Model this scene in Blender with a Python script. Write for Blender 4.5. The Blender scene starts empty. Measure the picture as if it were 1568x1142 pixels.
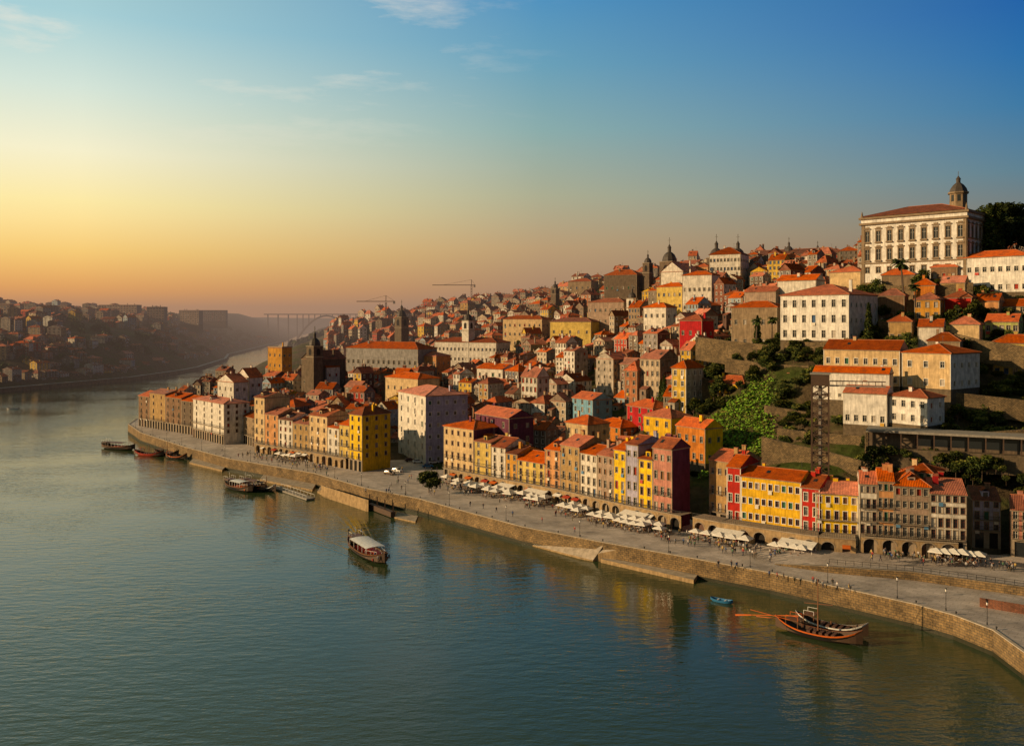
import bpy, bmesh, math, random
import numpy as np
from mathutils import Vector, Matrix
from mathutils.geometry import tessellate_polygon
random.seed(7); R=random.random; U=random.uniform
# survey constants: eye 60 m above the river on the bridge deck, level camera
F=1358.; CH=60.; HY=490.; CX=784.
def at_depth(px,py,Y): return Vector(((px-CX)/F*Y, Y, CH-(py-HY)/F*Y))
def on_level(px,py,z): 
    Y=F*(CH-z)/(py-HY); return Vector(((px-CX)/F*Y,Y,z))
Z=Vector((0,0,1))
scene=bpy.context.scene
col=scene.collection
# ---------------------------------------------------------------- materials
def lin(c): 
    return tuple(((x/255)/12.92 if x/255<=0.04045 else ((x/255+0.055)/1.055)**2.4) for x in c)
def newmat(name):
    m=bpy.data.materials.new(name); m.use_nodes=True
    n=m.node_tree.nodes; l=m.node_tree.links
    return m,n,l,n['Principled BSDF']
def N(n,t,**k):
    x=n.new(t)
    for a,b in k.items(): setattr(x,a,b)
    return x
def rgba(c): return (c[0],c[1],c[2],1)
def mixc(n,l,fac,a,b,bt='MIX'):
    m=N(n,'ShaderNodeMix',data_type='RGBA',blend_type=bt)
    for sock,val in ((m.inputs[0],fac),(m.inputs[6],a),(m.inputs[7],b)):
        if isinstance(val,bpy.types.NodeSocket): l.new(val,sock)
        elif isinstance(val,(int,float)): sock.default_value=val
        else: sock.default_value=rgba(val)
    return m.outputs[2]
def noise(n,l,vec,scale,detail=4,rough=.6):
    t=N(n,'ShaderNodeTexNoise'); t.inputs['Scale'].default_value=scale
    t.inputs['Detail'].default_value=detail; t.inputs['Roughness'].default_value=rough
    if vec is not None: l.new(vec,t.inputs['Vector'])
    return t.outputs['Fac']
def ramp(n,l,fac,stops,interp='LINEAR'):
    r=N(n,'ShaderNodeValToRGB'); r.color_ramp.interpolation=interp
    e=r.color_ramp.elements
    e.remove(e[1]); e[0].position=stops[0][0]
    f=lambda c: rgba(c) if not isinstance(c,(int,float)) else (c,c,c,1)
    e[0].color=f(stops[0][1])
    for p,c in stops[1:]:
        q=e.new(min(1,p)); q.color=f(c)
    if fac is not None: l.new(fac,r.inputs[0])
    return r.outputs['Color']
def mapping(n,l,vec,scale):
    m=N(n,'ShaderNodeMapping'); m.inputs['Scale'].default_value=scale; l.new(vec,m.inputs[0]); return m.outputs[0]
def surf(name,color,rough=.9,var=.3,scale=.5,streak=.25,bump=.15,palette=None,spec=.3,metal=0):
    m,n,l,b=newmat(name)
    tc=N(n,'ShaderNodeTexCoord'); oi=N(n,'ShaderNodeObjectInfo')
    vec=N(n,'ShaderNodeVectorMath',operation='ADD'); l.new(tc.outputs['Object'],vec.inputs[0])
    sc=N(n,'ShaderNodeMath',operation='MULTIPLY'); sc.inputs[1].default_value=97; l.new(oi.outputs['Random'],sc.inputs[0]); l.new(sc.outputs[0],vec.inputs[1])
    v=vec.outputs[0]
    base=color
    if palette: base=ramp(n,l,oi.outputs['Random'],[(i/len(palette),c) for i,c in enumerate(palette)],'CONSTANT')
    n1=noise(n,l,v,scale,7,.65)
    f1=ramp(n,l,n1,[(.3,1-var),(.7,1+var*.35)])
    c1=mixc(n,l,1.0,base,f1,'MULTIPLY')
    if streak:
        n2=noise(n,l,mapping(n,l,v,(2.2,2.2,.22)),1.0,5,.7)
        f2=ramp(n,l,n2,[(.35,1-streak),(.62,1.0)])
        c1=mixc(n,l,1.0,c1,f2,'MULTIPLY')
    l.new(c1,b.inputs['Base Color'])
    b.inputs['Roughness'].default_value=rough; b.inputs['Metallic'].default_value=metal
    b.inputs['Specular IOR Level'].default_value=spec
    if bump:
        bp=N(n,'ShaderNodeBump'); bp.inputs['Strength'].default_value=bump; bp.inputs['Distance'].default_value=.1
        l.new(noise(n,l,v,scale*9,4),bp.inputs['Height']); l.new(bp.outputs[0],b.inputs['Normal'])
    return m
def roofmat(name,ca,cb):
    m,n,l,b=newmat(name)
    tc=N(n,'ShaderNodeTexCoord'); oi=N(n,'ShaderNodeObjectInfo')
    vec=N(n,'ShaderNodeVectorMath',operation='ADD'); l.new(tc.outputs['Object'],vec.inputs[0])
    sc=N(n,'ShaderNodeMath',operation='MULTIPLY'); sc.inputs[1].default_value=53; l.new(oi.outputs['Random'],sc.inputs[0]); l.new(sc.outputs[0],vec.inputs[1])
    v=vec.outputs[0]
    n1=noise(n,l,v,.55,8,.7)
    c=mixc(n,l,ramp(n,l,n1,[(.38,0),(.62,1)]),ca,cb)
    n2=noise(n,l,v,3.5,3,.7)
    c=mixc(n,l,1.0,c,ramp(n,l,n2,[(.3,.58),(.7,1.25)]),'MULTIPLY')
    n3=noise(n,l,v,.3,6,.65)
    c=mixc(n,l,ramp(n,l,n3,[(.5,0),(.68,.55)]),c,(.12,.06,.032))
    w=N(n,'ShaderNodeTexWave',wave_type='BANDS',bands_direction='X'); w.inputs['Scale'].default_value=.9; w.inputs['Distortion'].default_value=.4
    l.new(v,w.inputs['Vector'])
    c=mixc(n,l,1.0,c,ramp(n,l,w.outputs['Fac'],[(0,.78),(.5,1.1)]),'MULTIPLY')
    h=N(n,'ShaderNodeHueSaturation'); l.new(c,h.inputs['Color'])
    fr=N(n,'ShaderNodeMath',operation='FRACT'); l.new(sc.outputs[0],fr.inputs[0])
    mr=N(n,'ShaderNodeMapRange'); mr.inputs[3].default_value=.48; mr.inputs[4].default_value=1.32; l.new(fr.outputs[0],mr.inputs[0]); l.new(mr.outputs[0],h.inputs['Value'])
    mr2=N(n,'ShaderNodeMapRange'); mr2.inputs[3].default_value=.76; mr2.inputs[4].default_value=1.12; l.new(oi.outputs['Random'],mr2.inputs[0]); l.new(mr2.outputs[0],h.inputs['Saturation'])
    l.new(h.outputs[0],b.inputs['Base Color']); b.inputs['Roughness'].default_value=.9; b.inputs['Specular IOR Level'].default_value=.15
    bp=N(n,'ShaderNodeBump'); bp.inputs['Strength'].default_value=.5; bp.inputs['Distance'].default_value=.12
    l.new(w.outputs['Fac'],bp.inputs['Height']); l.new(bp.outputs[0],b.inputs['Normal'])
    return m
def stonemat(name,ca,cb,bw=1.1,bh=.5,mortar=(.08,.07,.055)):
    m,n,l,b=newmat(name)
    tc=N(n,'ShaderNodeTexCoord'); v=tc.outputs['UV']
    br=N(n,'ShaderNodeTexBrick'); br.inputs['Scale'].default_value=1; br.inputs['Brick Width'].default_value=bw; br.inputs['Row Height'].default_value=bh
    br.inputs['Mortar Size'].default_value=.04; br.inputs['Color1'].default_value=rgba(ca); br.inputs['Color2'].default_value=rgba(cb); br.inputs['Mortar'].default_value=rgba(mortar)
    l.new(v,br.inputs['Vector'])
    n1=noise(n,l,tc.outputs['Object'],.25,8,.7)
    c=mixc(n,l,1.0,br.outputs['Color'],ramp(n,l,n1,[(.3,.35),(.68,1.25)]),'MULTIPLY')
    n2=noise(n,l,tc.outputs['Object'],1.7,5,.7)
    c=mixc(n,l,1.0,c,ramp(n,l,n2,[(.3,.5),(.65,1.15)]),'MULTIPLY')
    l.new(c,b.inputs['Base Color']); b.inputs['Roughness'].default_value=.95
    bp=N(n,'ShaderNodeBump'); bp.inputs['Strength'].default_value=.5; bp.inputs['Distance'].default_value=.15
    l.new(mixc(n,l,.5,br.outputs['Fac'],n2),bp.inputs['Height']); bp.invert=True; l.new(bp.outputs[0],b.inputs['Normal'])
    return m
def flat(name,c,rough=.6,metal=0,palette=None):
    m,n,l,b=newmat(name)
    tc=N(n,'ShaderNodeTexCoord')
    base=c
    if palette:
        oi=N(n,'ShaderNodeObjectInfo'); base=ramp(n,l,oi.outputs['Random'],[(i/len(palette),q) for i,q in enumerate(palette)],'CONSTANT')
    n1=noise(n,l,tc.outputs['Object'],1.5,4)
    l.new(mixc(n,l,1.0,base,ramp(n,l,n1,[(.3,.75),(.7,1.1)]),'MULTIPLY'),b.inputs['Base Color'])
    b.inputs['Roughness'].default_value=rough; b.inputs['Metallic'].default_value=metal
    return m
WC={'cream':(.70,.50,.26),'ltyellow':(.70,.50,.13),'white':(.78,.72,.62),'ochre':(.62,.30,.04),'yellow':(.82,.48,.015),
 'byellow':(.88,.57,.01),'peach':(.68,.33,.13),'orange':(.64,.21,.025),'grey':(.34,.32,.30),'lilac':(.46,.43,.56),'brown':(.27,.16,.09),
 'tan':(.47,.30,.12),'red':(.54,.025,.012),'crimson':(.50,.015,.018),'maroon':(.15,.04,.075),'pink':(.58,.25,.18),'blue':(.22,.44,.58),
 'tile':(.42,.30,.22),'stone':(.32,.23,.14),'dstone':(.17,.125,.085),'lgreen':(.50,.52,.16),'purewhite':(.85,.81,.74)}
WM={k:surf('plaster_'+k,v,var=.38,streak=.38) for k,v in WC.items()}
townpal=[(.58,.46,.32),(.70,.66,.58),(.27,.22,.17),(.50,.31,.11),(.78,.73,.66),(.19,.14,.10),(.60,.40,.20),(.68,.42,.04),(.38,.34,.32),(.50,.20,.09),(.78,.73,.65),(.15,.11,.08),(.50,.40,.28),(.50,.06,.03),(.62,.52,.40),(.30,.25,.20),(.34,.44,.52),(.24,.19,.14),(.70,.46,.07),(.74,.69,.6),(.34,.24,.15),(.2,.17,.16)]
M_town=surf('plaster_town',(.6,.55,.5),var=.45,streak=.42,palette=townpal)
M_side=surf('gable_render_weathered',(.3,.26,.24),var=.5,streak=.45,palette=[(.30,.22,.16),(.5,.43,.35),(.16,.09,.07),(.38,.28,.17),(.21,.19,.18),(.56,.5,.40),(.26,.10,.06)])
M_trim=surf('granite_trim',(.36,.29,.21),var=.3,streak=.25)
M_trimw=surf('white_trim',(.72,.68,.60),var=.2,streak=.2)
M_trimp=surf('palace_granite',(.26,.19,.12),var=.3,streak=.2)
M_glass,n_,l_,b_=newmat('window_glass'); b_.inputs['Base Color'].default_value=(.018,.022,.026,1); b_.inputs['Roughness'].default_value=.15
M_curt=flat('window_curtain',(.34,.29,.24),.5)
M_shut=surf('painted_shutter',(.10,.16,.10),palette=[(.36,.04,.02),(.04,.14,.08),(.55,.5,.42),(.22,.10,.04),(.06,.12,.24)],bump=0)
M_frame=flat('window_frame_paint',(.62,.58,.50))
M_frame2=flat('window_frame_dark',(.20,.04,.025))
M_rail=flat('iron_rail',(.03,.03,.03),.5,.3)
M_roof=roofmat('terracotta_tiles',(.70,.14,.020),(.46,.09,.021))
M_roof2=roofmat('terracotta_tiles_old',(.44,.11,.033),(.25,.07,.03))
M_ridge=flat('ridge_tiles',(.42,.15,.065),.9)
M_stoneh=surf('rubble_foundation',(.16,.12,.075),var=.5,scale=1.2,bump=.6)
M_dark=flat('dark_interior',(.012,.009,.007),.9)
M_door=flat('door_wood',(.10,.04,.02))
M_wall=stonemat('quay_stone',(.31,.20,.085),(.21,.14,.065))
M_wall2=stonemat('rubble_wall',(.28,.19,.09),(.17,.12,.06),.7,.35,(.05,.04,.025))
M_brick=stonemat('orange_brick',(.45,.13,.05),(.38,.11,.05),.5,.16)
M_concrete=surf('concrete',(.34,.31,.27),scale=.8)
M_canvas=flat('white_canvas',(.82,.79,.74),.8)
M_awn=flat('coloured_awning',(.5,.1,.05),.8,palette=[(.5,.06,.04),(.65,.6,.5),(.6,.35,.05),(.08,.2,.34),(.7,.66,.6)])
M_wood=flat('varnished_wood',(.16,.065,.025),.5)
M_dkwood=flat('tarred_deck_wood',(.075,.04,.022),.6)
M_hull=flat('black_hull',(.018,.015,.014),.35)
M_orange=flat('orange_paint',(.62,.13,.015),.4)
M_redp=flat('red_paint',(.4,.04,.02),.4)
M_whitep=flat('white_paint',(.78,.77,.74),.4)
M_bluep=flat('blue_paint',(.03,.16,.34),.4)
M_steel=flat('weathered_steel',(.10,.06,.04),.6,.3)
M_lead=surf('dome_slate',(.08,.065,.055),rough=.6)
M_trunk=flat('bark',(.09,.06,.04),.9)
# ---------------------------------------------------------------- mesh builder
class MB:
    def __init__(s): s.p={}; s.cur='walls'; s.uv=False
    def quad(s,pts,mat):
        d=s.p.setdefault(s.cur,[[],[],[],[]]); i=len(d[0])
        d[0].extend([tuple(q) for q in pts]); d[1].append(tuple(range(i,i+len(pts))))
        if mat not in d[3]: d[3].append(mat)
        d[2].append(d[3].index(mat))
    def box(s,x0,x1,y0,y1,z0,z1,mat,bottom=True):
        a=[(x0,y0,z0),(x1,y0,z0),(x1,y1,z0),(x0,y1,z0),(x0,y0,z1),(x1,y0,z1),(x1,y1,z1),(x0,y1,z1)]
        for f in ((0,1,5,4),(1,2,6,5),(2,3,7,6),(3,0,4,7),(4,5,6,7))+(((3,2,1,0),) if bottom else ()):
            s.quad([a[i] for i in f],mat)
    def beam(s,a,b,w,mat,w2=None):
        a=Vector(a);b=Vector(b); d=(b-a).normalized(); w2=w if w2 is None else w2
        x=d.cross(Z); 
        if x.length<.01: x=Vector((1,0,0))
        x.normalize(); y=d.cross(x)
        A=[a+(x*i+y*j)*w/2 for i,j in((-1,-1),(1,-1),(1,1),(-1,1))]; B=[b+(x*i+y*j)*w2/2 for i,j in((-1,-1),(1,-1),(1,1),(-1,1))]
        for k in range(4): s.quad([A[k],A[(k+1)%4],B[(k+1)%4],B[k]],mat)
        s.quad(A[::-1],mat); s.quad(B,mat)
    def cyl(s,x,y,z0,z1,r0,r1,mat,n=8,cap=True,ph=0):
        A=[(x+r0*math.cos(ph+2*math.pi*i/n),y+r0*math.sin(ph+2*math.pi*i/n),z0) for i in range(n)]
        B=[(x+r1*math.cos(ph+2*math.pi*i/n),y+r1*math.sin(ph+2*math.pi*i/n),z1) for i in range(n)]
        for i in range(n):
            j=(i+1)%n
            if r1<.001: s.quad([A[i],A[j],B[0]],mat)
            else: s.quad([A[i],A[j],B[j],B[i]],mat)
        if cap and r1>.001: s.quad(B,mat)
    def mesh(s,name,keys=None,smooth=False,merge=False):
        v=[];f=[];mi=[];ms=[]
        for k in (keys or s.p):
            d=s.p[k]; o=len(v); v+=d[0]; f+=[tuple(i+o for i in q) for q in d[1]]
            for q in d[3]:
                if q not in ms: ms.append(q)
            mi+=[ms.index(d[3][i]) for i in d[2]]
        me=bpy.data.meshes.new(name); me.from_pydata(v,[],f)
        for q in ms: me.materials.append(q)
        me.polygons.foreach_set('material_index',mi)
        if merge:
            bm=bmesh.new(); bm.from_mesh(me); bmesh.ops.remove_doubles(bm,verts=bm.verts,dist=.002); bmesh.ops.recalc_face_normals(bm,faces=bm.faces); bm.to_mesh(me); bm.free()
        if smooth: me.polygons.foreach_set('use_smooth',[True]*len(me.polygons))
        me.update(); return me
    def build(s,name,loc=(0,0,0),ang=0,split=False,scale=1,smooth=False,merge=False):
        if split and len(s.p)>1:
            e=bpy.data.objects.new(name,None); e.location=loc; e.rotation_euler[2]=ang; col.objects.link(e)
            for k in s.p:
                o=bpy.data.objects.new(k,s.mesh(k,[k],smooth,merge)); o.parent=e; col.objects.link(o)
            return e
        o=bpy.data.objects.new(name,s.mesh(name,None,smooth,merge)); o.location=loc; o.rotation_euler[2]=ang; o.scale=(scale,)*3; col.objects.link(o); return o
def inst(name,me,loc,ang=0,sc=1):
    o=bpy.data.objects.new(name,me); o.location=loc; o.rotation_euler[2]=ang
    o.scale=sc if isinstance(sc,tuple) else (sc,)*3
    col.objects.link(o); return o
# ---------------------------------------------------------------- facade / house generator
def facade(mb,o,u,W,z0,fl,fh,bays,M,ww=1.0,wh=1.6,french=(),balc=(),sur=True,plain=0,pw=.14):
    o=Vector(o);u=Vector(u);n=Vector((u.y,-u.x,0))
    def q(pts,m): mb.quad([o+u*a+n*c+Z*b for a,b,c in pts],m)
    def bx(a0,a1,b0,b1,c0,c1,m):
        q([(a0,b0,c1),(a1,b0,c1),(a1,b1,c1),(a0,b1,c1)],m); q([(a0,b1,c1),(a1,b1,c1),(a1,b1,c0),(a0,b1,c0)],m)
        q([(a0,b0,c0),(a1,b0,c0),(a1,b0,c1),(a0,b0,c1)],m); q([(a0,b0,c0),(a0,b0,c1),(a0,b1,c1),(a0,b1,c0)],m); q([(a1,b0,c1),(a1,b0,c0),(a1,b1,c0),(a1,b1,c1)],m)
    sp=W/bays; ww=min(ww,sp*.62)
    for k in range(fl):
        zb=z0+k*fh; fr=k in french
        s=zb+(.2 if fr else min(.95,fh*.3)); t=min(s+wh+(.6 if fr else 0),zb+fh-.35)
        mb.cur='walls'
        q([(0,zb,0),(W,zb,0),(W,s,0),(0,s,0)],M['wall']); q([(0,t,0),(W,t,0),(W,zb+fh,0),(0,zb+fh,0)],M['wall'])
        prev=0
        for i in range(bays):
            c=(i+.5)*sp; a=c-ww/2; b=c+ww/2; mb.cur='walls'
            q([(prev,s,0),(a,s,0),(a,t,0),(prev,t,0)],M['wall']); prev=b
            D=-.24
            q([(a,s,0),(a,s,D),(a,t,D),(a,t,0)],M['trim']);q([(b,s,D),(b,s,0),(b,t,0),(b,t,D)],M['trim'])
            q([(a,t,0),(a,t,D),(b,t,D),(b,t,0)],M['trim']);q([(a,s,D),(a,s,0),(b,s,0),(b,s,D)],M['trim'])
            mb.cur='windows'; r=R()
            g=M_glass if r<.72 else (M_curt if r<.84 else M_shut)
            if M.get('noshut'): g=M_glass
            q([(a,s,D),(b,s,D),(b,t,D),(a,t,D)],g)
            if g is not M_shut:
                e=D+.05; fm=M['frame']; w=.07
                q([(a,s,e),(a+w,s,e),(a+w,t,e),(a,t,e)],fm);q([(b-w,s,e),(b,s,e),(b,t,e),(b-w,t,e)],fm)
                q([(a+w,s,e),(b-w,s,e),(b-w,s+w,e),(a+w,s+w,e)],fm);q([(a+w,t-w,e),(b-w,t-w,e),(b-w,t,e),(a+w,t,e)],fm)
                q([(c-.035,s+w,e),(c+.035,s+w,e),(c+.035,t-w,e),(c-.035,t-w,e)],fm)
                h=s+(t-s)*.66; q([(a+w,h,e+.004),(b-w,h,e+.004),(b-w,h+.06,e+.004),(a+w,h+.06,e+.004)],fm)
            mb.cur='walls'
            if sur:
                tr=M['trim']
                bx(a-pw,a,s,t,-.01,.06,tr);bx(b,b+pw,s,t,-.01,.06,tr);bx(a-pw,b+pw,t,t+pw*1.3,-.01,.08,tr);bx(a-pw-.04,b+pw+.04,s-.12,s,-.01,.14,tr)
            if fr and k in balc and balc[k]==1:
                mb.cur='balconies'; bx(a-.3,b+.3,zb+.02,zb+.14,0.0,.65,M_trim); rail(mb,q,a-.28,b+.28,zb+.14,.6)
            if plain==0 and R()<.08:
                mb.cur='laundry'; q([(a,s-.1,.3),(b,s-.1,.3),(b,s-1.0,.34),(a,s-1.0,.34)],M_awn)
        mb.cur='walls'; q([(prev,s,0),(W,s,0),(W,t,0),(prev,t,0)],M['wall'])
        if k in balc and balc[k]==2:
            mb.cur='balconies'; bx(.3,W-.3,zb+.02,zb+.15,0.0,.9,M_trim); rail(mb,q,.32,W-.32,zb+.15,.86)
def rail(mb,q,a0,a1,z,c):
    m=M_rail
    q([(a0,z+.95,c),(a1,z+.95,c),(a1,z+1.02,c),(a0,z+1.02,c)],m);q([(a0,z+1.02,c),(a1,z+1.02,c),(a1,z+1.02,c-.06),(a0,z+1.02,c-.06)],m)
    q([(a0,z+.05,c),(a1,z+.05,c),(a1,z+.1,c),(a0,z+.1,c)],m)
    k=max(2,int((a1-a0)/.22)); 
    for i in range(k+1):
        x=a0+(a1-a0)*i/k; q([(x-.02,z,c),(x+.02,z,c),(x+.02,z+.95,c),(x-.02,z+.95,c)],m)
    for x in (a0,a1):
        for j in range(3):
            y=c*(j+.5)/3; q([(x,z,y),(x,z,y+.04),(x,z+.95,y+.04),(x,z+.95,y)],m)
        q([(x,z+.95,0),(x,z+.95,c),(x,z+1.02,c),(x,z+1.02,0)],m)
def roof(mb,x0,x1,y0,y1,H,kind,rise,mat,gab,ov=.45,trim=None):
    trim=trim or M_trim
    mb.cur='walls'; mb.box(x0-.18,x1+.18,y0-.22,y1+.18,H-.28,H-.02,trim)
    mb.cur='roof'
    X0,X1,Y0,Y1=x0-ov,x1+ov,y0-ov,y1+ov
    if kind=='gable': X0,X1=x0-.08,x1+.08
    mb.box(X0,X1,Y0,Y1,H-.02,H+.10,mat)
    h=H+.104; W=X1-X0; D=Y1-Y0; ym=(Y0+Y1)/2; xm=(X0+X1)/2; t=H+rise
    if kind=='gable':
        mb.quad([(X0,Y0,h),(X1,Y0,h),(X1,ym,t),(X0,ym,t)],mat); mb.quad([(X1,Y1,h),(X0,Y1,h),(X0,ym,t),(X1,ym,t)],mat)
        mb.cur='walls'; mb.quad([(X1-.01,Y0+.4,h),(X1-.01,Y1-.4,h),(X1-.01,ym,t-.1)],gab); mb.quad([(X0+.01,Y0+.4,h),(X0+.01,Y1-.4,h),(X0+.01,ym,t-.1)],gab); mb.cur='roof'
        mb.box(X0,X1,ym-.14,ym+.14,t-.08,t+.1,M_ridge)
        if W>4:
            sx=U(X0+1,X1-2); y_=Y0+(ym-Y0)*.45; z_=h+(t-h)*.45; sl=(t-h)/(ym-Y0); mb.cur='skylight'
            mb.quad([(sx,y_,z_+.08),(sx+.9,y_,z_+.08),(sx+.9,y_+1.2,z_+.08+1.2*sl),(sx,y_+1.2,z_+.08+1.2*sl)],M_glass)
    elif kind=='gablef':
        mb.quad([(X0,Y0,h),(xm,Y0,t),(xm,Y1,t),(X0,Y1,h)],mat); mb.quad([(X1,Y0,h),(X1,Y1,h),(xm,Y1,t),(xm,Y0,t)],mat)
        mb.cur='walls'
        for y in (Y0+.4,Y1-.4): mb.quad([(x0,y,h),(x1,y,h),(xm,y,t-.12)],gab)
        mb.cur='roof'; mb.box(xm-.14,xm+.14,Y0,Y1,t-.08,t+.1,M_ridge)
    elif kind=='hip':
        if W>=D: a=(X0+D/2,ym,t);b=(X1-D/2,ym,t)
        else: a=(xm,Y0+W/2,t);b=(xm,Y1-W/2,t)
        c=[(X0,Y0,h),(X1,Y0,h),(X1,Y1,h),(X0,Y1,h)]
        if W>=D:
            mb.quad([c[0],c[1],b,a],mat);mb.quad([c[2],c[3],a,b],mat);mb.quad([c[1],c[2],b],mat);mb.quad([c[3],c[0],a],mat)
            hp=[(c[0],a),(c[3],a),(c[1],b),(c[2],b),(a,b)]
        else:
            mb.quad([c[0],c[1],a],mat);mb.quad([c[2],c[3],b],mat);mb.quad([c[1],c[2],b,a],mat);mb.quad([c[3],c[0],a,b],mat)
            hp=[(c[0],a),(c[1],a),(c[3],b),(c[2],b),(a,b)]
        for p,q2 in hp:
            if (Vector(p)-Vector(q2)).length>.3: mb.beam(p,q2,.2,M_ridge)
    elif kind=='flat':
        mb.box(x0,x1,y0,y1,H+.1,H+.16,M_concrete)
        for a in ((x0,x1,y0,y0+.25),(x0,x1,y1-.25,y1),(x0,x0+.25,y0+.25,y1-.25),(x1-.25,x1,y0+.25,y1-.25)): mb.box(*a,H+.163,H+.8,trim)
def house_mb(W,D,H,fl,bays,M,kind='gable',rise=2.4,found=8,french=(),balc={},sidew=True,sidemat=None,chim=2,dorm=0,ww=1.0,wh=1.6,roofm=None,gz=0):
    mb=MB(); x0,x1=-W/2,W/2; fh=(H-gz)/fl
    rm=roofm or M_roof
    facade(mb,(x0,0,0),(1,0,0),W,gz,fl,fh,bays,M,ww,wh,french,balc)
    sm=sidemat or M['wall']; Ms=dict(M); Ms['wall']=sm
    sb=max(1,int(D/3.6))
    if sidew:
        facade(mb,(x1,0,0),(0,1,0),D,gz,fl,fh,sb,Ms,min(1.1,ww),1.4,plain=1); facade(mb,(x0,D,0),(0,-1,0),D,gz,fl,fh,sb,Ms,.9,1.4,plain=1)
        if gz:
            mb.cur='walls'; mb.quad([(x1,0,0),(x1,D,0),(x1,D,gz),(x1,0,gz)],sm); mb.quad([(x0,0,0),(x0,D,0),(x0,D,gz),(x0,0,gz)],sm)
    else:
        mb.cur='walls'; mb.quad([(x1,0,0),(x1,D,0),(x1,D,H),(x1,0,H)],sm); mb.quad([(x0,0,0),(x0,D,0),(x0,D,H),(x0,0,H)],sm)
    mb.cur='walls'; mb.quad([(x1,D,0),(x0,D,0),(x0,D,H),(x1,D,H)],sm)
    mb.box(x0-.01,x1+.01,-.01,D+.01,-found,0,M_stoneh)
    mb.box(x0,x0+.22,-.05,0,0,H-.3,M['trim']); mb.box(x1-.22,x1,-.05,0,0,H-.3,M['trim'])
    if gz:
        mb.quad([(x0,0,gz-.5),(x1,0,gz-.5),(x1,0,gz),(x0,0,gz)],M['trim'])
        k=max(1,int(W/2.6)); sp=W/k
        for i in range(k):
            a=x0+i*sp; 
            mb.cur='walls'; mb.quad([(a,0,0),(a+sp*.2,0,0),(a+sp*.2,0,gz-.5),(a,0,gz-.5)],M['trim']); mb.quad([(a+sp*.8,0,0),(a+sp,0,0),(a+sp,0,gz-.5),(a+sp*.8,0,gz-.5)],M['trim'])
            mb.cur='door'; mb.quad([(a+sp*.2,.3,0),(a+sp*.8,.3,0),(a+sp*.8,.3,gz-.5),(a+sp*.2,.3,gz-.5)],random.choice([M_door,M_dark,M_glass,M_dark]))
    roof(mb,x0,x1,0,D,H,kind,rise,rm,sm)
    for i in range(chim):
        cx=U(x0+.6,x1-.6); cy=U(D*.3,D*.8); mb.cur='chimneys'; w=U(.35,.6); ct=H+rise+U(.4,1.3)
        mb.box(cx-w,cx+w,cy-.3,cy+.3,H-.5,ct,sm); mb.box(cx-w-.08,cx+w+.08,cy-.38,cy+.38,ct,ct+.12,M_ridge)
    if R()<.6:
        mb.cur='aerial'; ax=U(x0+1,x1-1); mb.beam((ax,D*.5,H+rise*.8),(ax,D*.5,H+rise+2.4),.06,M_rail); mb.beam((ax-.6,D*.5,H+rise+2.2),(ax+.6,D*.5,H+rise+2.2),.05,M_rail)
    if dorm:
        for i in range(dorm):
            cx=x0+W*(i+.5)/dorm; mb.cur='dormer'; yb=1.2
            mb.box(cx-.8,cx+.8,yb,yb+3,H,H+1.9,M['wall']); mb.quad([(cx-.5,yb-.01,H+.5),(cx+.5,yb-.01,H+.5),(cx+.5,yb-.01,H+1.6),(cx-.5,yb-.01,H+1.6)],M_glass)
            mb.quad([(cx-1,yb-.2,H+1.85),(cx,yb-.2,H+2.6),(cx,yb+3,H+2.6),(cx-1,yb+3,H+1.85)],rm);mb.quad([(cx+1,yb-.2,H+1.85),(cx,yb-.2,H+2.6),(cx,yb+3,H+2.6),(cx+1,yb+3,H+1.85)],rm)
    return mb
OCC=[]
def place(name,L,Rr,z0,z1,D,fl,bays,wall,**k):
    L=Vector((L[0],L[1],0));Rr=Vector((Rr[0],Rr[1],0)); off=k.pop('off',0)
    u=(Rr-L); W=u.length; u.normalize(); back=Vector((-u.y,u.x,0)); c=(L+Rr)/2+back*off
    M={'wall':WM[wall],'trim':k.pop('trim',M_trim),'frame':k.pop('frame',M_frame)}
    mb=house_mb(W-.04,D,z1-z0,fl,bays,M,**k)
    o=mb.build(name,(c.x,c.y,z0),math.atan2(u.y,u.x),split=True)
    cc=c+back*D/2; OCC.append((cc.x,cc.y,max(W,D)*.5,u.x,u.y,W/2,D/2))
    return c,u,back,W
def occupied(x,y,m):
    for cx,cy,r,ux,uy,a,b in OCC:
        dx=x-cx;dy=y-cy
        if abs(dx*ux+dy*uy)<a+m and abs(-dx*uy+dy*ux)<b+m: return True
    return False
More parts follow.
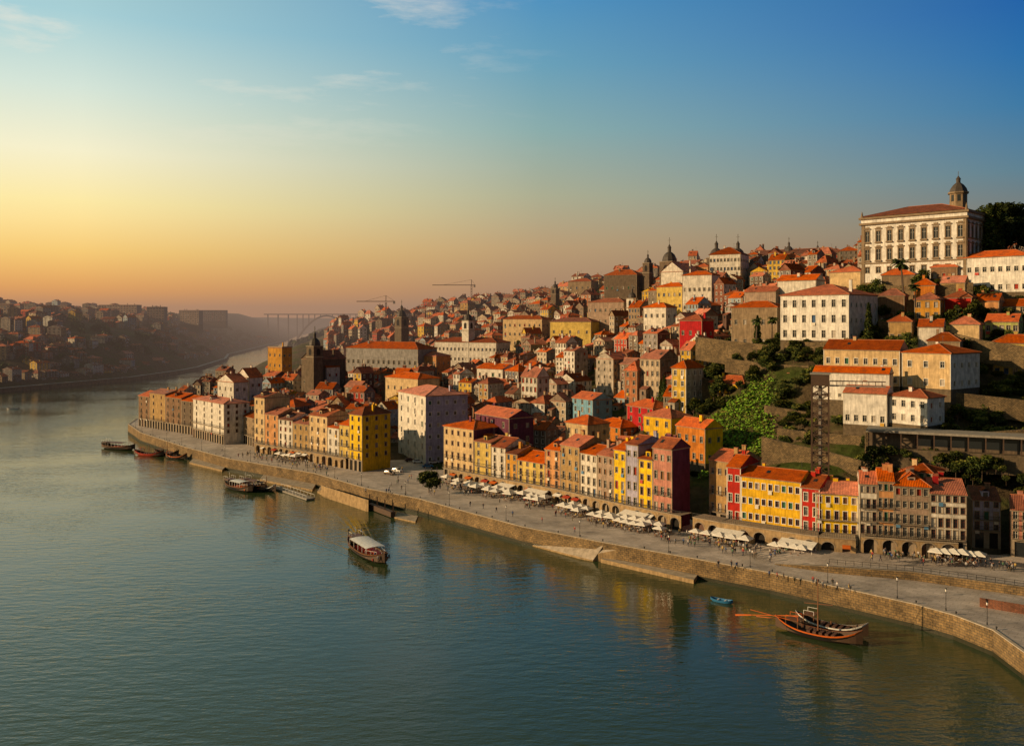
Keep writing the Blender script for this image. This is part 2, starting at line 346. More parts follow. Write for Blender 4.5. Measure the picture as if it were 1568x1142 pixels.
# ---------------------------------------------------------------- terrain
ctrl=[(1568,215,6),(1400,222,6),(1250,228,6),(1100,243,6),(960,262,6),(860,285,6),(700,322,5),(650,345,4),(560,345,5),(480,365,5),(390,390,5),(330,430,5),(220,480,5),
(1700,215,10),(1560,243,24),(1450,243,26),(1350,248,22),(1250,245,18),(1180,265,19),(1120,276,17),(1130,296,31),(1000,310,12),(900,330,11),(800,350,9),(700,380,7),(600,420,7),(500,430,7),(400,460,7),(300,500,7),
(1700,260,45),(1560,270,40),(1450,265,35),(1350,275,37),(1250,290,42),(1180,310,47),(1100,335,38),(1000,370,26),(900,390,20),(800,420,16),(700,450,12),(600,500,10),(500,520,9),(400,560,8),(300,600,6),
(1560,300,62),(1450,300,60),(1350,320,62),(1330,345,73),(1270,330,53),(1200,330,53),(1150,345,50),(1100,380,43),(1000,420,36),(900,450,28),(800,500,23),(700,550,18),(600,620,14),(500,650,11),(400,700,6),
(1560,330,74),(1450,360,76),(1350,370,75),(1250,400,68),(1150,430,60),(1050,480,53),(950,520,45),(850,580,38),(750,640,32),(650,720,25),(550,800,18),(480,850,6),
(1250,560,88),(1150,580,90),(1050,600,84),(980,650,85),(900,720,80),(850,780,76),(750,900,73),(650,1000,66),(600,1100,58),(560,1300,30),(500,1200,8),
(1250,900,90),(1000,1000,80),(800,1200,70),(650,1500,62),(1400,500,84),(1560,500,88),(1560,800,92),(2000,400,85),(2500,900,92)]
CP=[((p-CX)/F*Y,Y,z) for p,Y,z in ctrl]
CP+=[(-520,1900,45),(-400,2500,60),(-300,3500,72),(600,3000,70),(3000,4000,80),(-600,4500,70),(-2000,6000,75),(5000,9000,80),(-7000,9000,80),(400,11000,85),
 (-480,800,20),(-520,950,45),(-560,1050,66),(-700,1000,70),(-760,1300,78),(-520,1250,50),(-620,1500,68),(-700,1850,72),(-900,1600,80),(-800,2200,70),(-1000,3000,80),(-2500,3000,90),(-4000,2000,90),(-900,700,70),(-560,700,30),(-700,500,55),(-900,300,60),(-2500,800,85),(-5000,1000,85)]
CPa=np.array(CP); 
d=np.hypot(CPa[:,None,0]-CPa[None,:,0],CPa[:,None,1]-CPa[None,:,1])
wts=np.linalg.solve(d-np.eye(len(d))*1.5,CPa[:,2]-30)
north=[(100,60),(110,150),(150,175),(112,200),(93,206),(74,213),(55,228),(35,249),(18,272),(-20,312),(-50,328),(-75,350),(-105,377),(-136,418),(-185,468),(-212,493),(-225,600),(-262,800),(-330,1150),(-480,1900),(-690,3000),(-950,5000),(-1500,12500),(9500,12500),(9500,60)]
gaia=[(-620,60),(-560,300),(-500,500),(-440,700),(-412,790),(-384,880),(-380,1000),(-385,1070),(-430,1314),(-479,1481),(-625,2396),(-813,3259),(-1150,5000),(-1750,12500),(-9500,12500),(-9500,60)]
def sdist(x,y,poly):
    p=np.array(poly,float); q=np.roll(p,-1,0); best=np.full(x.shape,1e9); ins=np.zeros(x.shape,bool)
    for a,b in zip(p,q):
        ab=b-a; t=np.clip(((x-a[0])*ab[0]+(y-a[1])*ab[1])/(ab@ab),0,1)
        best=np.minimum(best,np.hypot(x-a[0]-t*ab[0],y-a[1]-t*ab[1]))
        c=((a[1]>y)!=(b[1]>y)); 
        xi=(b[0]-a[0])*(y-a[1])/(b[1]-a[1]+1e-12)+a[0]
        ins^=c&(x<xi)
    return np.where(ins,best,-best)
def hgt(x,y):
    x=np.asarray(x,float);y=np.asarray(y,float)
    r=np.full(x.shape,30.)
    for (cx,cy,_),w in zip(CP,wts): r=r+w*np.hypot(x-cx,y-cy)
    r=np.clip(r,4,100)
    big=np.clip((y-1100)/800,0,1)
    r=r+big*(np.sin(x*.006+1)*np.cos(y*.004)*5+np.sin(x*.017)*2)
    s=np.maximum(sdist(x,y,north),sdist(x,y,gaia))
    w=np.clip((s+2)/14,0,1); w=w*w*(3-2*w)
    w2=np.clip(s/(60+big*120),0,1)
    far=np.clip((y-560)/150,0,1)
    r=np.where(far>0,r*(1-far)+far*(4+(r-4)*w2),r)
    return -4+(r+4)*w, s
def H1(x,y): 
    return float(hgt(np.array([x]),np.array([y]))[0][0])
def stretch(a,b,s,g):
    o=[a]; 
    while abs(o[-1]-a)<abs(b-a): o.append(o[-1]+s*(1 if b>a else -1)); s*=g
    return o[1:]
xs=sorted(stretch(-800,-9000,20,1.25))+list(np.arange(-800,-300,10))+list(np.arange(-300,420,6))+list(np.arange(420,800,20))+stretch(780,9000,40,1.3)
ys=list(np.arange(100,180,20))+list(np.arange(180,720,6))+list(np.arange(720,1500,12))+stretch(1490,12400,20,1.12)
gx,gy=np.meshgrid(np.array(xs),np.array(ys)); gz,gs=hgt(gx.ravel(),gy.ravel())
rs=np.random.RandomState(3); gz=gz+np.where(gs>8,rs.uniform(-.4,.4,gz.shape),0)
nx,ny=len(xs),len(ys)
V=list(zip(gx.ravel().tolist(),gy.ravel().tolist(),gz.tolist()))
Fc=[(j*nx+i,j*nx+i+1,(j+1)*nx+i+1,(j+1)*nx+i) for j in range(ny-1) for i in range(nx-1)]
me=bpy.data.meshes.new('ground_terrain'); me.from_pydata(V,[],Fc); me.polygons.foreach_set('use_smooth',[True]*len(me.polygons))
m,n,l,b=newmat('hillside_ground'); tc=N(n,'ShaderNodeTexCoord'); v=tc.outputs['Object']
n1=noise(n,l,v,.035,8,.65); n2=noise(n,l,v,.4,6,.7)
c=mixc(n,l,ramp(n,l,n1,[(.42,0),(.55,1)]),(.055,.075,.016),(.11,.08,.045))
c=mixc(n,l,1.0,c,ramp(n,l,n2,[(.3,.4),(.7,1.3)]),'MULTIPLY')
l.new(c,b.inputs['Base Color']); b.inputs['Roughness'].default_value=1; b.inputs['Specular IOR Level'].default_value=.1
bp=N(n,'ShaderNodeBump'); bp.inputs['Distance'].default_value=1; l.new(n2,bp.inputs['Height']); l.new(bp.outputs[0],b.inputs['Normal'])
me.materials.append(m); me.update(); o=bpy.data.objects.new('ground_terrain',me); col.objects.link(o)
# ---------------------------------------------------------------- water
m,n,l,b=newmat('river_water'); tc=N(n,'ShaderNodeTexCoord'); v=tc.outputs['Object']
mp=N(n,'ShaderNodeMapping'); mp.inputs['Rotation'].default_value=(0,0,math.radians(-28)); mp.inputs['Scale'].default_value=(.28,.75,1); l.new(v,mp.inputs[0])
w1=noise(n,l,mp.outputs[0],.9,3,.55)
w2=noise(n,l,mapping(n,l,v,(1,1.6,1)),.09,3,.5)
w3=noise(n,l,v,2.2,2,.5)
w4=noise(n,l,v,.02,3,.5)
ad=N(n,'ShaderNodeMath',operation='MULTIPLY_ADD'); l.new(w2,ad.inputs[0]); ad.inputs[1].default_value=.9; l.new(w1,ad.inputs[2])
ad2=N(n,'ShaderNodeMath',operation='MULTIPLY_ADD'); l.new(w3,ad2.inputs[0]); ad2.inputs[1].default_value=.14; l.new(ad.outputs[0],ad2.inputs[2])
bp=N(n,'ShaderNodeBump'); bp.inputs['Strength'].default_value=1; l.new(ad2.outputs[0],bp.inputs['Height']); l.new(bp.outputs[0],b.inputs['Normal'])
wd=N(n,'ShaderNodeMapRange'); wd.inputs[1].default_value=.38; wd.inputs[2].default_value=.62; wd.inputs[3].default_value=.06; wd.inputs[4].default_value=.15; l.new(w4,wd.inputs[0]); l.new(wd.outputs[0],bp.inputs['Distance'])
cn=noise(n,l,v,.012,4,.5)
l.new(mixc(n,l,cn,(.028,.050,.020),(.044,.066,.024)),b.inputs['Base Color'])
b.inputs['Roughness'].default_value=.06; b.inputs['IOR'].default_value=1.42; b.inputs['Specular Tint'].default_value=(1.0,.97,.80,1)
M_water=m
mb=MB(); mb.quad([(-9000,-3000,0),(9000,-3000,0),(9000,12400,0),(-9000,12400,0)],M_water); mb.build('river_water')
# ---------------------------------------------------------------- quay
QZ=4.5
def strip(name,pts,z0,z1,mat,th=.6,top=None,caps=True):
    """stone wall following a ground line, uv = metres"""
    me=bpy.data.meshes.new(name); v=[];f=[];uv=[];mi=[]
    P=[Vector((p[0],p[1],0)) for p in pts]; n_=len(P)
    zz1=z1 if isinstance(z1,(list,tuple)) else [z1]*n_; zz0=z0 if isinstance(z0,(list,tuple)) else [z0]*n_
    s=0
    nr=[]
    for i in range(n_):
        d=(P[min(i+1,n_-1)]-P[max(i-1,0)]).normalized(); nr.append(Vector((-d.y,d.x,0)))
    for i in range(n_-1):
        L=(P[i+1]-P[i]).length
        for side in (0,1):
            a=P[i]+nr[i]*th*side; b_=P[i+1]+nr[i+1]*th*side; k=len(v)
            v+=[(a.x,a.y,zz0[i]),(b_.x,b_.y,zz0[i+1]),(b_.x,b_.y,zz1[i+1]),(a.x,a.y,zz1[i])]
            f.append((k,k+1,k+2,k+3)); uv+=[(s,zz0[i]),(s+L,zz0[i+1]),(s+L,zz1[i+1]),(s,zz1[i])]; mi.append(0)
        k=len(v); a=P[i];b_=P[i+1];c=b_+nr[i+1]*th;d_=a+nr[i]*th
        v+=[(a.x,a.y,zz1[i]),(b_.x,b_.y,zz1[i+1]),(c.x,c.y,zz1[i+1]),(d_.x,d_.y,zz1[i])]; f.append((k,k+1,k+2,k+3)); uv+=[(s,0),(s+L,0),(s+L,.6),(s,.6)]; mi.append(1)
        s+=L
    if caps:
        for i in (0,n_-1):
            k=len(v);a=P[i];c=P[i]+nr[i]*th; v+=[(a.x,a.y,zz0[i]),(c.x,c.y,zz0[i]),(c.x,c.y,zz1[i]),(a.x,a.y,zz1[i])]; f.append((k,k+1,k+2,k+3)); uv+=[(0,0),(th,0),(th,2),(0,2)]; mi.append(0)
    me.from_pydata(v,[],f); me.materials.append(mat); me.materials.append(top or mat); me.polygons.foreach_set('material_index',mi)
    ul=me.uv_layers.new(); 
    for i,u_ in enumerate(uv): ul.data[i].uv=u_
    me.update(); o=bpy.data.objects.new(name,me); col.objects.link(o); return o
def sheet(name,pts,z,mat):
    P=[Vector((p[0],p[1],0)) for p in pts]; t=tessellate_polygon([P])
    me=bpy.data.meshes.new(name); me.from_pydata([(p.x,p.y,z if len(q)<3 else q[2]) for p,q in zip(P,pts)],[],[tuple(x) for x in t]); me.materials.append(mat)
    bm=bmesh.new(); bm.from_mesh(me); bmesh.ops.recalc_face_normals(bm,faces=bm.faces)
    bm.faces.ensure_lookup_table()
    if bm.faces[0].normal.z<0: bmesh.ops.reverse_faces(bm,faces=bm.faces)
    bm.to_mesh(me); bm.free()
    o=bpy.data.objects.new(name,me); col.objects.link(o); return o
m,n,l,b=newmat('granite_paving'); tc=N(n,'ShaderNodeTexCoord'); v=tc.outputs['Object']
rot=N(n,'ShaderNodeMapping'); rot.inputs['Rotation'].default_value=(0,0,math.radians(40)); l.new(v,rot.inputs[0])
br=N(n,'ShaderNodeTexBrick'); br.inputs['Scale'].default_value=1; br.inputs['Brick Width'].default_value=2.4; br.inputs['Row Height'].default_value=1.2; br.inputs['Mortar Size'].default_value=.03
br.inputs['Color1'].default_value=(.56,.49,.45,1); br.inputs['Color2'].default_value=(.47,.41,.37,1); br.inputs['Mortar'].default_value=(.22,.19,.16,1); l.new(rot.outputs[0],br.inputs['Vector'])
c=mixc(n,l,1.0,br.outputs['Color'],ramp(n,l,noise(n,l,v,.12,7,.7),[(.32,.55),(.66,1.15)]),'MULTIPLY')
l.new(c,b.inputs['Base Color']); b.inputs['Roughness'].default_value=.8; M_pave=m
M_cope=surf('coping_stone',(.52,.44,.35),var=.3,scale=1)
wl=[(1568,1040),(1520,1003),(1460,978),(1400,960),(1300,936),(1180,908),(1065,885),(920,857),(800,832),(700,803),(640,785),(560,768),(480,743),(350,719),(280,699),(215,676),(196,662)]
W0=[on_level(a,b_,0) for a,b_ in wl]
W0=[Vector((104,60,0)),Vector((97,110,0)),Vector((91,135,0))]+W0+[Vector((-212,500,0)),Vector((-214,545,0))]
base=[(150,176),(110,197.6),(92,203),(72,210),(52.4,225),(32,246.5),(15,268.7),(-23.6,308.6),(-40,330),(-54.8,324.7),(-77.8,347),(-108,373),(-138.7,415),(-197,467)]
back=[(170,200),(125,218),(105,224),(88,232),(68,245),(48,266),(31,288),(-8,328),(-20,372),(-40,375),(-62,366),(-92,393),(-122,435),(-165,500),(-180,545)]
sheet('quay_pavement',[(p.x,p.y) for p in W0]+[(b_[0],b_[1]) for b_ in back[::-1]]+[(240,180),(240,60)],QZ,M_pave)
strip('quay_wall',[(p.x,p.y) for p in W0],-4,QZ,M_wall,th=.02)
strip('quay_kerb',[(p.x,p.y) for p in W0],QZ-.35,QZ+.16,M_cope,th=-.7,top=M_cope)
M_weed=surf('wet_algae_stone',(.03,.03,.014),rough=.5,scale=2)
strip('tide_stain_band',[(p.x-.06,p.y-.08) for p in W0],-.5,.8,M_weed,th=.02)
st=[(150,160),(103.5,179),(86,189.8),(70,195.5),(60,202)]
UZ=6.3
strip('street_retaining_wall',st,QZ,[UZ,UZ,UZ,UZ-.4,QZ+.2],M_wall,th=.5,top=M_cope)
sheet('upper_street',[(a,b_+.45,z_) for (a,b_),z_ in zip(st,[UZ,UZ,UZ,UZ-.4,QZ+.05])]+[(56,223,QZ+.05),(72,214,UZ-.3),(92,208,UZ),(112,203,UZ),(160,190,UZ)],UZ,M_pave)
def base_pt(px):
    t=(px-CX)/F
    for a,b_ in zip(base,base[1:]):
        ta=a[0]/a[1]; tb=b_[0]/b_[1]
        if (ta-t)*(tb-t)<=0 and ta!=tb:
            dx=b_[0]-a[0];dy=b_[1]-a[1]; s=(t*a[1]-a[0])/(dx-t*dy); return Vector((a[0]+dx*s,a[1]+dy*s,0))
    return Vector(base[0]+(0,)) if t>.5 else Vector(base[-1]+(0,))
# ---------------------------------------------------------------- front rows
def row(lst,z0):
    for it in lst:
        pl,pr,ey,c,fl,by=it[:6]; k=dict(it[6]) if len(it)>6 else {}
        L=base_pt(pl);Rr=base_pt(pr); Y=(L.y+Rr.y)/2; 
        name=k.pop('name','townhouse_on_quay'); off=k.get('off',.4); Y+=off*.77
        if off>2:
            L=L*((L.y+off*.4)/L.y); Rr=Rr*((Rr.y+off*.4)/Rr.y)
        z1=CH-(ey-HY)/F*Y
        kk=dict(kind='gable',rise=U(1.8,2.9),gz=4.2,found=2,french=(0,1) if R()<.6 else (0,1,2),balc={0:random.choice([1,2,2]),1:random.choice([1,2,0]),2:random.choice([0,1])},sidew=False,chim=random.choice([1,2,3]),dorm=0 if R()<.6 else 1,off=.4,ww=.95,wh=1.5,
            frame=random.choice([M_frame,M_frame,M_frame2]))
        kk.update(k)
        kk['roofm']=random.choice([M_roof,M_roof,M_roof2]) if 'roofm' not in kk else kk['roofm']
        place(name,L,Rr,z0,z1,kk.pop('depth',12),fl,by,c,**kk)
row([(678,724,654,'cream',4,5,dict(sidemat=WM['maroon'],depth=14,kind='hip')),
(725,751,676,'ltyellow',4,2),(751,773,684,'white',4,2),(773,791,694,'ochre',3,2),(791,833,706,'ltyellow',3,4),(833,857,688,'peach',4,2,dict(dorm=1)),
(857,886,682,'tan',4,3),(887,913,694,'white',4,3),(913,938,697,'tile',4,3),(938,957,688,'byellow',4,2),(957,976,680,'lilac',4,2),(976,998,702,'byellow',4,2,dict(dorm=1)),
(998,1028,686,'pink',4,3,dict(sidemat=WM['maroon'],depth=8)),
(1060,1104,708,'tan',3,4,dict(off=8)),(1104,1126,716,'red',3,2,dict(off=3.5,trim=M_trimw)),(1126,1219,734,'yellow',3,9,dict(off=3.5,depth=10,balc={},french=(),trim=M_trimw,dorm=0)),
(1219,1248,748,'red',3,2,dict(off=3.5,trim=M_trimw)),(1248,1315,758,'byellow',3,5,dict(off=3.5,depth=10,trim=M_trimw,dorm=0))],QZ)
row([(1316,1344,740,'white',4,3,dict(frame=M_frame2)),(1344,1370,736,'peach',4,3),(1370,1424,744,'tile',4,5,dict(kind='hip',frame=M_frame)),(1424,1481,756,'white',4,5,dict(sidemat=WM['crimson'],kind='gable',frame=M_frame2)),
(1500,1546,772,'lilac',3,3,dict(off=9,sidemat=WM['brown'])),(1548,1610,785,'pink',3,4,dict(off=4)),(1612,1680,770,'tan',3,4)],UZ-.3)
row([(204,228,606,'brown',4,2),(228,252,602,'tan',4,2),(252,277,608,'brown',4,3),(277,304,614,'dstone',4,3),(305,353,614,'white',5,4,dict(off=-3,kind='hip',sidew=True)),
(356,386,640,'stone',3,3,dict(off=5)),(388,404,608,'cream',5,2),(404,425,634,'peach',4,2),(425,447,642,'white',4,3),(447,472,648,'tan',3,3),(472,500,636,'cream',4,3),
(500,518,654,'white',3,2),(518,534,650,'ltyellow',3,2),(534,554,634,'byellow',5,2,dict(sidemat=WM['yellow'],sidew=True,depth=13,kind='hip',off=.2))],QZ)
def blk(name,pl,Yl,pr,Yr,ey,z0,D,fl,by,c,**k):
    L=at_depth(pl,490,Yl);Rr=at_depth(pr,490,Yr); z1=CH-(ey-HY)/F*Yr
    if z0 is None: z0=min(H1(L.x,L.y),H1(Rr.x,Rr.y))-.5
    z0=min(z0,z1-fl*2.7)
    kk=dict(kind='hip',rise=2.6,gz=0,found=14,french=(),balc={},sidew=True,chim=1,ww=1.1,wh=1.8,trim=M_trim)
    kk.update(k); return place(name,L,Rr,z0,z1,D,fl,by,c,**kk)
blk('rooftop_penthouse',1382,213,1428,208,724,22,7,1,4,'cream',found=1,rise=1.6,ww=1.4)
blk('lilac_corner_building',610,368,652,343,606,QZ,18,6,4,'white',trim=M_trimw,rise=3,sidemat=WM['lilac'],ww=1.2,wh=2.1)
blk('maroon_gabled_house',728,318,780,300,640,QZ,10,5,3,'maroon',kind='gable')
blk('white_convent_building',1195,318,1300,300,450,53,23,3,7,'purewhite',trim=M_trimw,ww=1.4,wh=2.6,rise=4,found=6)
blk('white_terrace_house',1381,268,1456,256,541,40,17,2,3,'cream',trim=M_trimw,sidemat=WM['purewhite'],kind='hip',ww=1.2)
blk('white_terrace_house',1261,282,1378,268,536,40,10,2,8,'cream',trim=M_trimw,kind='gable',rise=3)
blk('white_terrace_house',1245,272,1362,260,572,36,6,1,7,'purewhite',trim=M_trimw,kind='gable',rise=1.8,ww=.8,wh=1)
blk('white_lower_house',1291,258,1358,251,603,30,8,1,5,'purewhite',trim=M_trimw,kind='gable',rise=2)
blk('white_lower_house',1362,252,1420,243,609,31,9,2,4,'purewhite',trim=M_trimw,kind='hip',rise=2)
blk('long_white_seminary',1467,325,1575,308,390,70,12,2,9,'purewhite',trim=M_trimw,kind='hip',ww=1.3,wh=1.8)
blk('yellow_villa',1087,318,1140,306,588,34,9,3,4,'yellow',kind='hip',sidemat=WM['byellow'])
blk('yellow_quay_house',1035,282,1080,272,656,16,8,2,4,'orange',kind='gable',sidemat=WM['byellow'])
blk('stone_house',1120,345,1190,334,470,50,12,2,5,'stone',kind='hip')
for a in ((1400,308,1440,303,458,'ochre',2,9),(1446,308,1488,302,455,'red',1,8),(1492,305,1530,300,460,'peach',1,8),(1532,304,1600,296,468,'cream',2,8),(1508,290,1560,284,492,'lgreen',2,9),(1455,288,1500,283,496,'cream',1,7),
 (1405,290,1445,286,500,'white',1,7),(1425,330,1466,324,408,'brown',2,9),(1350,335,1400,330,420,'stone',1,8),(1270,378,1318,368,415,'cream',1,12),(1360,300,1396,296,492,'tan',1,7),
 (1420,276,1470,271,522,'stone',1,7),(1520,276,1590,270,525,'ltyellow',1,8),(1190,365,1250,355,428,'white',2,10),(1140,372,1188,362,446,'tile',2,9),
 (1345,318,1385,313,452,'brown',1,7),(1398,320,1432,316,436,'orange',1,7),(1440,318,1478,313,432,'tan',1,7),(1180,300,1222,294,588,'brown',1,6)):
    blk('hillside_cottage',a[0],a[1],a[2],a[3],a[4],None,a[7],a[6],3 if a[2]-a[0]<50 else 5,a[5],kind=random.choice(['hip','gable']),roofm=random.choice([M_roof,M_roof,M_roof2]))
blk('cream_house',866,305,900,296,650,None,10,4,3,'cream');blk('blue_house',876,372,908,360,612,None,10,4,3,'blue',kind='gable')
blk('orange_house',905,345,950,330,655,None,12,3,4,'orange');blk('crimson_house',960,340,1000,326,625,None,10,3,3,'crimson')
blk('yellow_house',985,305,1028,295,640,None,10,4,3,'yellow');blk('ochre_house',842,560,905,545,492,None,14,3,5,'ltyellow',kind='hip')
blk('long_grey_customs_building',530,575,640,545,534,None,20,3,14,'grey',kind='hip',ww=1.5,wh=2.4,rise=4)
blk('white_arcaded_palace',665,610,760,585,524,None,18,4,16,'white',kind='hip',rise=3)
blk('mustard_tower_house',410,600,432,590,532,None,8,5,3,'ochre',kind='flat');blk('white_gabled_house',465,520,500,508,562,None,10,4,4,'white',kind='gablef',rise=5)
blk('white_gabled_house',333,470,358,458,585,None,8,4,3,'white',kind='gablef',rise=4);blk('white_gabled_house',362,480,382,472,578,None,8,4,2,'white',kind='gablef',rise=5)
blk('skyline_convent',1086,550,1134,540,388,None,18,5,9,'white',rise=5);blk('skyline_long_building',1140,610,1285,575,386,None,14,3,18,'dstone',kind='hip',rise=4,roofm=M_roof2)
blk('skyline_house',870,700,905,690,430,None,14,3,4,'stone');blk('skyline_house',925,600,975,588,420,None,14,3,6,'dstone',kind='hip',rise=4,roofm=M_roof2)
blk('ochre_house',1005,520,1045,508,438,None,12,4,5,'ltyellow');blk('cream_house',590,470,640,450,580,None,14,3,5,'cream')
blk('white_town_house',985,470,1020,460,470,None,10,4,4,'white');blk('cream_house',730,470,770,458,565,None,12,4,4,'white',kind='gable');blk('red_house',1040,400,1075,392,490,None,10,3,3,'crimson')
blk('mansion_block',770,640,830,622,488,None,14,4,8,'cream',roofm=M_roof2);blk('mansion_block',900,560,955,545,462,None,14,4,7,'tile',roofm=M_roof2);blk('mansion_block',620,560,668,545,545,None,14,4,6,'peach')
blk('mansion_block',1058,560,1084,552,408,None,12,5,4,'peach');blk('mansion_block',1045,500,1090,490,420,None,12,3,6,'white')
# ---------------------------------------------------------------- palace
def palace():
    L=at_depth(1320,0,350);Rr=at_depth(1480,0,323); L.z=Rr.z=0
    u=(Rr-L);W=u.length;u.normalize();bk=Vector((-u.y,u.x,0)); z0=72.;c=(L+Rr)/2; D=26.;x0=-W/2;x1=W/2
    M={'wall':WM['purewhite'],'trim':M_trimp,'frame':M_frame,'noshut':1}; T=M_trimp
    mb=MB()
    for (o,uu,w,b_) in (((x0,0,0),(1,0,0),W,9),((x1,0,0),(0,1,0),D,6),((x1,D,0),(-1,0,0),W,9),((x0,D,0),(0,-1,0),D,6)):
        facade(mb,o,uu,w,0,1,5.5,b_,M,1.3,1.6,plain=1,pw=.2)
        facade(mb,o,uu,w,5.5,1,5,b_,M,1.5,2.2,plain=1,pw=.3)
        facade(mb,o,uu,w,10.5,1,7.2,b_,M,1.6,4.2,plain=1,pw=.38)
        facade(mb,o,uu,w,17.7,1,7.6,b_,M,1.6,4.1,plain=1,pw=.38)
        uu=Vector(uu);nn=Vector((uu.y,-uu.x,0));o=Vector(o)
        def bx(a0,a1,b0,b1,cc,m):
            A=[o+uu*a+nn*e+Z*z for z in (b0,b1) for a,e in ((a0,-.02),(a1,-.02),(a1,cc),(a0,cc))]
            for f in ((0,1,5,4),(1,2,6,5),(2,3,7,6),(3,0,4,7),(4,5,6,7),(0,1,2,3)): mb.quad([A[i] for i in f],m)
        mb.cur='trim'
        sp=w/b_
        for i in range(b_):
            cx=(i+.5)*sp
            for zz in (16.3,23.5):
                bx(cx-1.35,cx+1.35,zz,zz+.4,.45,T); bx(cx-.7,cx+.7,zz+.4,zz+.9,.3,T)
            for zz in (11.2,18.4): bx(cx-1.3,cx+1.3,zz-.4,zz+.1,.6,T)
        for a in (0,w-1.1): bx(a,a+1.1,0,25.2,.25,T)
        bx(-.1,w+.1,10.0,10.5,.35,T)
    mb.cur='cornice'; mb.box(x0-.9,x1+.9,-.9,D+.9,25.3,26.1,T); mb.box(x0-.3,x1+.3,-.3,D+.3,26.1,27.5,WM['purewhite']); mb.box(x0-1,x1+1,-1,D+1,27.5,28.3,T)
    mb.box(x0-.01,x1+.01,-.01,D+.01,-12,0,M_stoneh)
    roof(mb,x0+.5,x1-.5,.5,D-.5,28.6,'hip',4.2,M_roof2,M_roof2,ov=.9)
    mb.cur='finials'
    for x in (x0,x1):
        for y in (0,D): mb.cyl(x,y,28.3,29.6,.6,.35,T); mb.cyl(x,y,29.6,31,.4,0,T)
    mb.cur='lantern'; lx,ly=x1-7.,D*.5
    mb.cyl(lx,ly,29,36,3.2,3.2,WM['stone'],8); mb.cyl(lx,ly,36,36.6,3.8,3.8,T,8)
    for i in range(8):
        a=2*math.pi*(i+.5)/8; r=2.98; t=Vector((-math.sin(a),math.cos(a),0)); p=Vector((lx+r*math.cos(a),ly+r*math.sin(a),0))
        mb.quad([p-t*.6+Z*33,p+t*.6+Z*33,p+t*.6+Z*35.5,p-t*.6+Z*35.5],M_glass)
    for k,(ra,rb,za,zb) in enumerate(((3.4,3.0,36.6,37.9),(3.0,2.0,37.9,39.3),(2.0,.9,39.3,40.2),(.8,.8,40.2,41.6),(1.0,0,41.6,43))): mb.cyl(lx,ly,za,zb,ra,rb,M_lead,8)
    mb.beam((lx,ly,43),(lx,ly,44.6),.15,M_rail)
    mb.build('episcopal_palace',(c.x,c.y,z0),math.atan2(u.y,u.x),split=True)
    cc=c+bk*D/2; OCC.append((cc.x,cc.y,30,u.x,u.y,W/2,D/2))
palace()
def domed_tower(name,px,ytop,Y,w,hb,mat):
    p=at_depth(px,ytop,Y); mb=MB(); top=p.z; mb.cur='tower'
    dome=w*1.25; ztower=top-dome-w*.5
    h=hb; zb=ztower-h
    mb.box(-w/2,w/2,-w/2,w/2,-25,h,mat)
    for zz in (h*.5,h-.4): mb.box(-w/2-.3,w/2+.3,-w/2-.3,w/2+.3,zz,zz+.4,M_trim)
    mb.cur='openings'
    for a in range(4):
        u=Vector((math.cos(a*math.pi/2),math.sin(a*math.pi/2),0)); n_=Vector((u.y,-u.x,0))
        pts=[]
        for (s,z) in ((-.2,h*.6),(.2,h*.6),(.2,h*.8),(.12,h*.86),(0,h*.89),(-.12,h*.86),(-.2,h*.8)): pts.append(u*s*w+n_*(w/2+.02)+Z*z)
        mb.quad(pts,M_dark)
    mb.cur='dome'; pr=[(w*.5,0),(w*.5,w*.12),(w*.46,w*.3),(w*.36,w*.5),(w*.2,w*.64),(w*.12,w*.68),(w*.12,w*.95),(w*.15,w*.97),(.02,w*1.25)]
    for (ra,za),(rb,zb2) in zip(pr,pr[1:]): mb.cyl(0,0,h+za,h+zb2,ra,rb,M_lead,10)
    mb.beam((0,0,h+w*1.2),(0,0,h+w*1.7),.25,M_rail); mb.beam((-w*.12,0,h+w*1.5),(w*.12,0,h+w*1.5),.2,M_rail)
    mb.build(name,(p.x,p.y,zb),-.7,split=True)
domed_tower('church_bell_tower',1025,362,560,9,20,WM['dstone']);domed_tower('cathedral_bell_tower',1097,357,575,9,13,WM['dstone']);domed_tower('cathedral_bell_tower',1130,357,575,9,13,WM['dstone'])
domed_tower('church_bell_tower',482,498,500,6.5,13,WM['dstone']);domed_tower('church_bell_tower',615,458,720,8,18,WM['dstone']);domed_tower('church_bell_tower',1208,362,600,6,10,WM['dstone'])
domed_tower('church_bell_tower',717,466,600,6,14,WM['white']);domed_tower('church_bell_tower',968,434,540,5,12,WM['white']);domed_tower('church_bell_tower',992,382,590,5,14,WM['dstone'])
domed_tower('church_bell_tower',1252,368,560,5,8,WM['stone']);domed_tower('church_bell_tower',850,424,700,5,10,WM['dstone'])
blk('church_nave',1012,545,1046,535,415,None,22,2,3,'white',kind='gablef',rise=6);blk('church_nave',462,515,486,505,550,None,20,2,3,'dstone',kind='gablef',rise=5)
